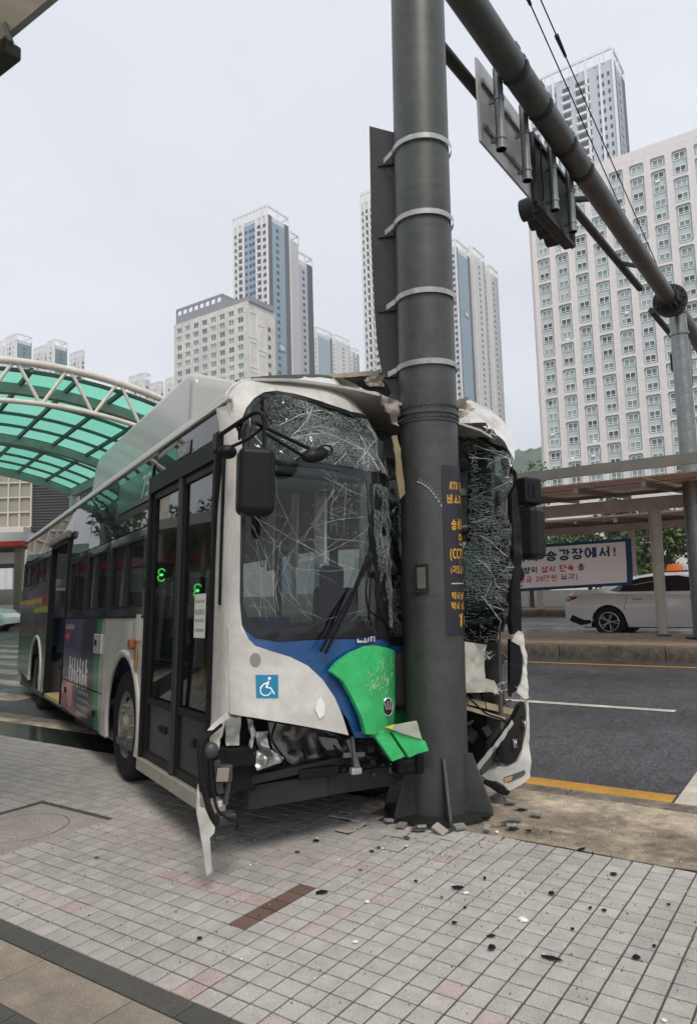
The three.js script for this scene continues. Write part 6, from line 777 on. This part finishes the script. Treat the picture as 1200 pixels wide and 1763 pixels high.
// wipers
for (const [a, b, c] of [[[560, 1125], [602, 1040], [618, 1000]], [[552, 1122], [590, 1050], [640, 962]]]) { const p = mb(); const P = (q) => { const v = fp(q[0], q[1], -0.05); return V(fx(...v) - 0.05, v[1], v[0]); }; p.bar(P(a), P(b), 0.015, 0.015).bar(P(b), P(c), 0.01, 0.012); p.mesh('wiper', M.black, bus); }
{ const P = (x, y) => { const v = fp(x, y, -0.04); return V(fx(...v) - 0.04, v[1], v[0]); }; bpart('wiper_linkage', mb().tube([P(640, 960), P(632, 985), P(648, 1000), P(652, 1050), P(680, 1090)], 0.007, 20, 5).tube([P(636, 985), P(630, 1020), P(640, 1080)], 0.006, 12, 5).bar(P(612, 1012), P(634, 958), 0.03, 0.015).bar(P(640, 990), P(650, 985), 0.05, 0.03), M.black); }
// -- mirrors
{
  const X = -0.26, P = (x, y, d = 0) => bp(x, y, X + d); const c = P(440, 830);
  const m = obj('door_side_mirror', plain(new RoundedBoxGeometry(0.17, 0.395, 0.215, 4, 0.045).applyMatrix4(new THREE.Matrix4().makeRotationY(-0.25).setPosition(c))), M.plastic, bus); mb().rbox(c.x + 0.088, c.y, c.z + 0.02, 0.008, 0.34, 0.17, 0.01, -0.25).mesh('mirror_glass', mat([0.6, 0.62, 0.63], 0.02, 1), m);
  bpart('mirror_arm', mb().tube([P(378, 750, 0.3), P(400, 735, 0.22), P(436, 712, 0.05), P(450, 712, 0), P(455, 728, 0), P(455, 772, 0)], 0.014, 50, 8).tube([P(385, 775, 0.3), P(425, 757, 0.2), P(450, 738, 0)], 0.011, 24, 6).cyl(P(440, 728, 0.02), P(540, 776, 0.15), 0.012, 0.012, 8).cyl(P(456, 745, 0.02), P(530, 790, 0.15), 0.011, 0.011, 8).cyl(P(424, 730, 0.1), P(421, 752, 0.1), 0.008, 0.008, 6).cyl(P(412, 736, 0.1), P(412, 757, 0.15), 0.008, 0.008, 6), M.plastic);
  bpart('mirror_bracket', mb().rbox(...P(376, 762, 0.36).toArray(), 0.09, 0.13, 0.05, 0.015), M.plastic); bpart('mirror_dome', mb().sph(P(392, 778, 0.3).toArray(), 0.052, 1, 0.85, 1.15, 20), M.plastic);
  const r = P(543, 783, 0.12); bpart('round_mirror', mb().add(new THREE.SphereGeometry(0.095, 28, 18), new THREE.Matrix4().makeRotationZ(0.5).premultiply(new THREE.Matrix4().makeRotationX(-0.35)).scale(V(0.6, 0.5, 1.02)).setPosition(r)), M.plastic); bpart('round_mirror_rim', mb().add(new THREE.TorusGeometry(0.06, 0.008, 8, 32), new THREE.Matrix4().makeRotationY(Math.PI / 2).premultiply(new THREE.Matrix4().makeRotationX(-0.35)).scale(V(1, 0.6, 1)).setPosition(r.clone().add(V(-0.045, 0.02, 0.04)))), M.plastic);
  const F = (x, y, d = 0) => bp(x, y, 0.1 + d); const fc = F(912, 918); const fm = obj('driver_side_mirror', plain(new RoundedBoxGeometry(0.2, 0.42, 0.2, 4, 0.05).applyMatrix4(new THREE.Matrix4().makeRotationY(0.3).setPosition(fc))), M.plastic, bus); mb().rbox(fc.x + 0.1, fc.y, fc.z, 0.01, 0.36, 0.15, 0.01, 0.3).mesh('mirror_glass', mat([0.6, 0.62, 0.63], 0.02, 1), fm); const fb = F(907, 847); bpart('far_mirror_bracket', mb().rbox(fb.x, fb.y, fb.z, 0.16, 0.22, 0.18, 0.025).bar(F(918, 860), F(918, 885), 0.03, 0.03), M.plastic); bpart('far_mirror_vents', mb().rbox(fb.x - 0.082, fb.y, fb.z - 0.05, 0.01, 0.12, 0.03, 0.005).rbox(fb.x - 0.082, fb.y, fb.z + 0.0, 0.01, 0.12, 0.02, 0.005), M.black); bpart('kerb_mirror', mb().sph(F(893, 988, 0.1).toArray(), 0.06, 0.7, 1.1, 0.8), M.plastic);
}
// -- wrecked lower nose, near half
{
  const K = (x, y, X) => bp(x, y, X);
  bpart('bumper_beam', mb().bar(K(424, 1372, 0.28), K(560, 1350, 0.3), 0.07, 0.14).bar(K(560, 1350, 0.3), K(690, 1332, 0.42), 0.07, 0.13).bar(K(430, 1342, 0.22), K(600, 1305, 0.3), 0.06, 0.05), M.darkSteel);
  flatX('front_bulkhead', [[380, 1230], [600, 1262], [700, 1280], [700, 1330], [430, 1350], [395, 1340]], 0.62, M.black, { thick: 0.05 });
  flatX('silver_shield', [[386, 1230], [414, 1230], [412, 1283], [390, 1284]], 0.14, M.foil, { s: 0.04, f: 9, edge: 0.02 }); flatX('silver_shield', [[424, 1236], [436, 1240], [444, 1262], [436, 1290], [430, 1286], [436, 1268]], 0.1, M.foil, { s: 0.07, f: 12, edge: 0.02 }); flatX('silver_shield', [[440, 1262], [462, 1258], [466, 1290], [490, 1305], [486, 1312], [440, 1326], [436, 1296], [448, 1290]], 0.15, M.foil, { s: 0.09, f: 11, edge: 0.02 });
  flatX('grey_shield', [[462, 1243], [560, 1258], [600, 1272], [592, 1300], [500, 1316], [470, 1288]], 0.36, mat([0.36, 0.36, 0.35], 0.35, 0.8, { map: rep(T.steel, 0.5) }), { s: 0.07, f: 7, edge: 0.03 }); flatX('torn_bracket', [[548, 1268], [580, 1272], [588, 1290], [566, 1292], [556, 1282]], 0.2, mat([0.2, 0.2, 0.195], 0.5, 0.5), { s: 0.05, thick: 0.02 });
  bpart('black_module', mb().rbox(...K(408, 1300, 0.22).toArray(), 0.16, 0.12, 0.2, 0.015).rbox(...K(412, 1330, 0.3).toArray(), 0.2, 0.2, 0.16, 0.02), M.black);
  const wires = mb(); const R = rng(31); for (const l of [[[475, 1245, 0.2], [468, 1270, 0.14], [478, 1290, 0.16], [492, 1308, 0.2], [488, 1318, 0.2]], [[482, 1318, 0.2], [455, 1322, 0.18], [430, 1345, 0.1], [404, 1362, 0.02], [395, 1370, 0]], [[560, 1262, 0.3], [580, 1290, 0.2], [610, 1310, 0.25], [650, 1305, 0.3]], [[600, 1280, 0.3], [640, 1285, 0.25], [690, 1310, 0.3]], [[520, 1290, 0.3], [540, 1330, 0.3], [600, 1345, 0.3]], [[612, 1262, 0.2], [622, 1275, 0.14], [655, 1290, 0.2]]]) wires.tube(l.map((q) => K(...q)), 0.007, 24, 6); wires.mesh('loose_wires', M.black, bus);
  bpart('steel_link', mb().bar(K(598, 1272, 0.2), K(618, 1330, 0.2), 0.03, 0.035).bar(K(590, 1300, 0.2), K(626, 1298, 0.2), 0.03, 0.03).bar(K(606, 1268, 0.18), K(612, 1325, 0.18), 0.02, 0.02), mat([0.22, 0.22, 0.215], 0.45, 0.6)); bpart('link_end', mb().rbox(...K(612, 1327, 0.16).toArray(), 0.05, 0.045, 0.08, 0.012), mat([0.5, 0.5, 0.48], 0.4, 0.7)); bpart('broken_lamp', mb().sph(K(570, 1286, 0.26).toArray(), 0.07, 0.6, 1, 1.1).rbox(...K(545, 1328, 0.26).toArray(), 0.1, 0.07, 0.3, 0.02), M.plastic); bpart('tow_bracket', mb().rbox(...K(700, 1318, 0.28).toArray(), 0.12, 0.1, 0.2, 0.02).cyl(K(722, 1300, 0.2), K(722, 1330, 0.22), 0.03, 0.03, 12).cyl(K(690, 1312, 0.2), K(690, 1330, 0.2), 0.035, 0.035, 12), M.plastic);
  const mess = mb(); for (let k = 0; k < 46; k++) { const x = 500 + R() * 200, y = 1285 + R() * 60, a = K(x, y, 0.3 + R() * 0.25), d = V(R() - 0.5, R() - 0.5, R() - 0.5).multiplyScalar(0.16); if (k % 3) mess.bar(a, a.clone().add(d), 0.012 + R() * 0.02, 0.01 + R() * 0.025); else mess.rbox(a.x, a.y, a.z, 0.03 + R() * 0.06, 0.03 + R() * 0.06, 0.03 + R() * 0.08, 0.008, R() * 3, R(), R()); } stuff(mess.mesh('wreck_fragments', mat([0.05, 0.05, 0.05], 0.5, 0.3), bus));
  // hanging corner: hose, lamp carrier, white fender strip
  bpart('hanging_hose', mb().tube([K(380, 1246, 0.02), K(352, 1272, 0.0), K(345, 1300, 0.0), K(349, 1345, 0), K(360, 1390, 0), K(372, 1420, 0)], 0.018, 50, 10).tube([K(362, 1300, -0.02), K(366, 1350, -0.02), K(374, 1392, -0.02), K(392, 1408, -0.02), K(408, 1414, -0.02), K(408, 1428, 0)], 0.008, 40, 6), M.rubber); bpart('lamp_carrier', mb().sph(K(364, 1292, -0.01).toArray(), 0.045, 0.8, 1.05, 0.95).rbox(...K(386, 1332, 0.02).toArray(), 0.06, 0.1, 0.09, 0.012).bar(K(374, 1310, 0), K(380, 1365, 0.02), 0.03, 0.03).bar(K(396, 1335, 0.02), K(388, 1385, 0.02), 0.02, 0.03).rbox(...K(388, 1408, 0.02).toArray(), 0.07, 0.06, 0.11, 0.012, 0.2, 0, 0.2).rbox(...K(378, 1443, 0.02).toArray(), 0.05, 0.03, 0.06, 0.008), mat([0.05, 0.052, 0.055], 0.45, 0.2)); bpart('lamp_clip', mb().rbox(...K(379, 1384, -0.02).toArray(), 0.012, 0.035, 0.02, 0.004), mat([0.5, 0.5, 0.48], 0.5)); bpart('lamp_plate', mb().rbox(...K(384, 1334, -0.03).toArray(), 0.01, 0.075, 0.075, 0.004, 0.1, 0.1), mat([0.24, 0.22, 0.18], 0.5));
  flatX('torn_white_edge', [[372, 1244], [392, 1226], [396, 1236], [384, 1244], [368, 1257], [358, 1258]], -0.02, M.whitePaint, { s: 0.03, thick: 0.008 }); flatX('inner_fender', [[362, 1268], [380, 1262], [378, 1280], [374, 1300], [362, 1282]], 0.05, mat([0.42, 0.41, 0.34], 0.6), { s: 0.03 });
  flatX('hanging_fender_strip', [[343, 1350], [346, 1390], [353, 1392], [363, 1412], [371, 1424], [369, 1434], [361, 1442], [364, 1502], [354, 1507], [346, 1440], [339, 1402], [340, 1370]], -0.03, M.greyPaint, { s: 0.03, f: 8, thick: 0.012, edge: 0.03 });
}
// -- wrecked nose, driver's side of the pole
{
  const K = (x, y, X) => bp(x, y, X);
  bpart('cab_shade_panel', mb().box(1.15, 0.82, 1.88, 0.05, 1.15, 1.1), mat([0.03, 0.03, 0.03], 0.8, 0, { phys: 1, specularIntensity: 0.4 })); bpart('inner_fender_wall', mb().box(0.86, 0.75, 2.42, 0.6, 0.9, 0.03).box(0.86, 1.22, 2.2, 0.6, 0.03, 0.5), M.interiorDark);  // near-black backing panel: the darkness inside the cab is put into its colour
  flatX('far_white_fragment', [[796, 1104], [838, 1110], [835, 1140], [834, 1168], [852, 1172], [856, 1182], [858, 1196], [845, 1191], [803, 1193], [797, 1190]], 0.4, mat([0.52, 0.52, 0.48], 0.6, 0, { map: rep(T.dirt, 0.4) }), { s: 0.03, thick: 0.02, edge: 0.025 });
  nose('far_white_edge', [[893, 1086], [902, 1090], [906, 1120], [908, 1160], [909, 1202], [902, 1204], [890, 1192], [899, 1170], [902, 1140], [898, 1112], [882, 1104], [886, 1092]], M.whitePaint, { off: -0.01, s: 0.03, f: 14, thick: 0.01, edge: 0.02 });
  { const R = rng(14), fib = mb(); for (const [x, y, n] of [[892, 1098, 26], [898, 1188, 26], [838, 1130, 10], [858, 1184, 10], [800, 720, 30], [845, 740, 20]]) for (let k = 0; k < n; k++) { const a = K(x + (R() - 0.5) * 14, y + (R() - 0.5) * 20, 0.28), b = a.clone().add(V((R() - 0.6) * 0.08, (R() - 0.5) * 0.1, (R() - 0.5) * 0.12)); fib.cyl(a, b, 0.0025, 0.001, 4); } stuff(fib.mesh('torn_fibres', mat([0.7, 0.7, 0.67], 0.9), bus)); }
  flatX('black_inner_panel', [[878, 1100], [898, 1112], [900, 1180], [878, 1196]], 0.32, M.blackGloss, { thick: 0.03 });
  bpart('foam_beam', mb().bar(K(800, 1206, 0.5), K(884, 1226, 0.42), 0.05, 0.05).bar(K(800, 1218, 0.46), K(868, 1238, 0.4), 0.03, 0.03), mat([0.34, 0.29, 0.19], 0.85)); bpart('wire_bundle', mb().tube([K(806, 1200, 0.4), K(836, 1228, 0.34), K(864, 1238, 0.3), K(880, 1252, 0.26)], 0.008, 20, 5).tube([K(832, 1195, 0.4), K(838, 1224, 0.34)], 0.005, 8, 5), M.black);
  { const R = rng(52), mess = mb(); for (let k = 0; k < 70; k++) { const a = K(800 + R() * 85, 1120 + R() * 190, 0.5 + R() * 0.45), d = V(R() - 0.5, R() - 0.5, R() - 0.5).multiplyScalar(0.24); if (k % 3) mess.bar(a, a.clone().add(d), 0.01 + R() * 0.02, 0.01 + R() * 0.03); else mess.rbox(a.x, a.y, a.z, 0.03 + R() * 0.08, 0.03 + R() * 0.08, 0.03 + R() * 0.1, 0.008, R() * 3, R(), R()); } stuff(mess.mesh('cab_wreckage', mat([0.06, 0.058, 0.052], 0.6), bus)); }
  nose('headlamp_housing', [[806, 1340], [832, 1308], [858, 1275], [880, 1246], [896, 1214], [902, 1208], [905, 1228], [903, 1258], [898, 1288], [888, 1310], [874, 1317], [858, 1312], [840, 1318], [820, 1334]], mat([0.014, 0.014, 0.016], 0.18), { off: -0.03, thick: 0.05, edge: 0.03 });
  nose('grey_lamp_trim', [[806, 1340], [830, 1310], [848, 1290], [858, 1312], [838, 1322], [822, 1336]], mat([0.09, 0.095, 0.095], 0.4), { off: -0.036, thick: 0.01 }); nose('torn_lamp_edge', [[806, 1338], [858, 1272], [882, 1240], [884, 1246], [860, 1280], [812, 1340]], mat([0.5, 0.5, 0.48], 0.5), { off: -0.045, s: 0.02, f: 20, thick: 0.008, edge: 0.02 });
  for (const [x, y, r, chrome] of [[886, 1280, 0.05, 1], [899, 1247, 0.045, 1], [857, 1300, 0.048, 0]]) { const v = fp(x, y, -0.05), P = V(fx(...v) - 0.045, v[1], v[0]), q = new THREE.Matrix4().makeRotationY(x > 895 ? 0.9 : x > 880 ? 0.55 : 0.1).setPosition(P); const l = obj('headlamp', mb().add(new THREE.TorusGeometry(r, 0.01, 10, 36).rotateY(Math.PI / 2), q).geo(), M.blackGloss, bus); mb().add(new THREE.SphereGeometry(r * 0.86, 24, 12, 0, 6.283, 0, 1.3).rotateZ(chrome ? Math.PI / 2 : -Math.PI / 2).scale(0.4, 1, 1), q).mesh('lens', chrome ? mat([0.75, 0.76, 0.77], 0.1, 0.9) : M.black, l); if (chrome) mb().add(new THREE.TorusGeometry(r * 0.55, 0.006, 8, 24).rotateY(Math.PI / 2), q.clone().multiply(new THREE.Matrix4().makeTranslation(-0.02, 0, 0))).mesh('lens_ring', mat([0.4, 0.42, 0.42], 0.15, 0.8), l); }
  nose('bumper_corner', [[828, 1336], [842, 1326], [858, 1320], [874, 1321], [890, 1312], [900, 1292], [905, 1262], [907, 1210], [909, 1206], [911, 1250], [913, 1300], [913, 1338], [878, 1362], [868, 1352], [852, 1344], [842, 1346]], M.whitePaint, { off: -0.025, s: 0.02, f: 9, thick: 0.04, edge: 0.025 });
  nose('bumper_slot', [[868, 1338], [902, 1326], [905, 1330], [900, 1336], [876, 1347], [866, 1345]], mat([0.1, 0.095, 0.085], 0.6), { off: -0.03, thick: 0.006 }); nose('bumper_orange_chip', [[868, 1340], [882, 1336], [880, 1344], [868, 1347]], mat([0.5, 0.32, 0.2], 0.7), { off: -0.036, thick: 0.004 }); flatX('bumper_underlip', [[852, 1346], [878, 1363], [872, 1370], [846, 1352]], 0.2, M.black, { thick: 0.1, s: 0.03 });
}
// ---------------------------------------------------------------- fragments on the pavement
{
  const R = rng(99), fm = [M.black, M.plastic, mat([0.05, 0.05, 0.05], 0.6)];
  const spots = [[553, 1540, 26, 9], [790, 1532, 30, 12], [846, 1636, 16, 12], [948, 1653, 46, 8], [834, 1516, 9, 9], [950, 1542, 13, 10], [1040, 1570, 12, 6], [1056, 1508, 12, 7], [845, 1615, 18, 6], [782, 1592, 12, 7], [716, 1520, 8, 6], [344, 1619, 9, 7], [166, 1479, 10, 5], [1000, 1465, 24, 6], [910, 1433, 14, 6], [948, 1434, 8, 4], [1094, 1652, 15, 9], [718, 1432, 34, 12], [700, 1446, 18, 8], [640, 1468, 12, 6], [545, 1450, 14, 6], [652, 1462, 10, 6], [800, 1565, 8, 5], [1126, 1632, 10, 6], [1016, 1566, 8, 6], [870, 1420, 20, 8], [836, 1412, 24, 10], [846, 1400, 14, 10], [512, 1469, 12, 5], [620, 1500, 8, 4], [760, 1548, 7, 5], [905, 1585, 7, 5], [985, 1602, 9, 5], [1150, 1560, 9, 5]];
  for (const [x, y, w, h] of spots) { const p = onY(x, y, 0), k = p.distanceTo(EYEP) / FPX * 0.8, L = w * k, B = Math.max(0.012, h * k * 1.4), g = new THREE.IcosahedronGeometry(0.5, 0), a = g.attributes.position; for (let n = 0; n < a.count; n++) { const q = 0.65 + 0.7 * hash3(Math.round(a.getX(n) * 9), Math.round(a.getY(n) * 9 + x), Math.round(a.getZ(n) * 9)); a.setXYZ(n, a.getX(n) * L * q, a.getY(n) * Math.min(0.016, B * 0.5) * q, a.getZ(n) * B * q); } g.computeVertexNormals(); const o = tag(obj('debris_fragment', plain(g), fm[Math.floor(R() * 3)]), 'small black plastic fragment lying on the pavement', 'debris', 'black fragments scattered on the pavement'); o.position.copy(p).setY(0.006 + Math.min(0.012, B * 0.2)); o.rotation.y = (R() - 0.5) * 0.9 - 0.1; }
  for (const [x, y, s] of [[632, 1552, 0.028], [612, 1621, 0.025], [900, 1583, 0.05], [802, 1537, 0.03], [855, 1432, 0.03], [700, 1456, 0.022], [1142, 1756, 0.02]]) { const g = new THREE.IcosahedronGeometry(s * 0.6, 0).scale(1, 0.4, 0.8); const o = tag(obj('white_chip', plain(g), mat([0.72, 0.72, 0.7], 0.7)), 'small white paint chip lying on the tiles', 'debris', 'white chips scattered on the tiles'); o.position.copy(onY(x, y, 0.008)); o.rotation.y = R() * 3; }
  const crumbs = []; for (let k = 0; k < 3200; k++) { const a = R() * 6.283, d = Math.pow(R(), 0.75) * 3.4, x = PB.x - 0.1 + Math.cos(a) * d * 1.1, z = PB.z + 0.9 + Math.sin(a) * d, [i, j] = IJ(V(x, 0, z)); if (j > 5.68 || j < 2.2) continue; const s = 0.0025 + 0.006 * R() * R(); crumbs.push(plain(new THREE.TetrahedronGeometry(s)).applyMatrix4(new THREE.Matrix4().makeRotationY(R() * 6).setPosition(x, s * 0.4 + (j > 4.6 ? 0.006 : 0.001), z))); }
  tag(stuff(obj('glass_crumbs', mergeGeometries(crumbs.filter((_, k) => k % 3)), mat([0.06, 0.06, 0.058], 0.5))), 'dark crumbs and grit strewn around the pole', 'grit'); tag(stuff(obj('glass_crumbs', mergeGeometries(crumbs.filter((_, k) => k % 3 === 0)), mat([0.6, 0.62, 0.6], 0.3))), 'pale glass crumbs strewn around the pole', 'grit');
  // broken pavement and soil heaved up at the pole's foot
  const br = [0.42, 0.34, 0.48].map((l) => mat([l, l * 0.96, l * 0.92], 0.9, 0, { map: rep(T.granite, 0.5) }));
  for (let k = 0; k < 14; k++) { const a = -0.4 + k / 14 * 3.6, d = 0.5 + R() * 0.28, s = 0.035 + R() * 0.05, x = PB.x + Math.cos(a) * d, z = PB.z + Math.sin(a) * d * 0.9; if (z < -5.65 && x < 0.7) continue; const g = plain(new RoundedBoxGeometry(s * 1.4, 0.02, s, 1, 0.004)); const o = tag(obj('broken_tile', g, br[k % 3]), 'piece of broken tile heaved up at the pole foot', 'rubble', 'broken tiles around the pole foot'); o.position.set(x, 0.012 + R() * 0.02, z); o.rotation.set((R() - 0.5) * 0.6, R() * 3, (R() - 0.5) * 0.6); }
}
// ---------------------------------------------------------------- lit bay number beside the bus; its image shows in the front door's glass
{
  const at = (px, py, d) => { const p = bs(px, py, 0.035), c = BC.clone(); c.z = 0.07 - c.z; const q = p.clone().sub(c).normalize(); return p.addScaledVector(q, d); };
  const [a, b] = [at(341, 1017, 5.2), at(279, 990, 5.2)].map((p) => p.applyMatrix4(BM));
  [[a, 'green lit bay number three on a post, nearer the front door'], [b, 'green lit bay number three on a post, nearer the rear door']].forEach(([p, label], k) => {
    const face = V(BO.x, 0, BO.z).sub(V(p.x, 0, p.z)).normalize(), t = thing('bay_number_sign', label, 'sign', V(p.x, 0, p.z), Math.atan2(face.x, face.z));
    mb().cyl([0, 0, -0.06], [0, p.y - 0.2, -0.06], 0.03, 0.03, 12).mesh('post', M.darkSteel, t); mb().rbox(0, p.y, -0.04, 0.34, 0.4, 0.06, 0.02).mesh('case', M.black, t);
    const d = mb(); for (const y of [0.046, -0.046]) d.add(new THREE.TorusGeometry(0.046, 0.009, 8, 28, 4.4), new THREE.Matrix4().makeRotationZ(y > 0 ? -1.5 : -2.9).setPosition(0, p.y + y, 0)); d.mesh('display_digit', mat([0.02, 0.3, 0.06], 0.5, 0, { emissive: new THREE.Color().setRGB(0.08, 1, 0.18), emissiveIntensity: 1.1 }), t);
    const l = new THREE.PointLight(new THREE.Color().setRGB(0.08, 1, 0.18), 0.004); l.position.set(0, p.y, 0.05); l.castShadow = true; t.add(l);
  });
}
renderer.render(scene, camera);
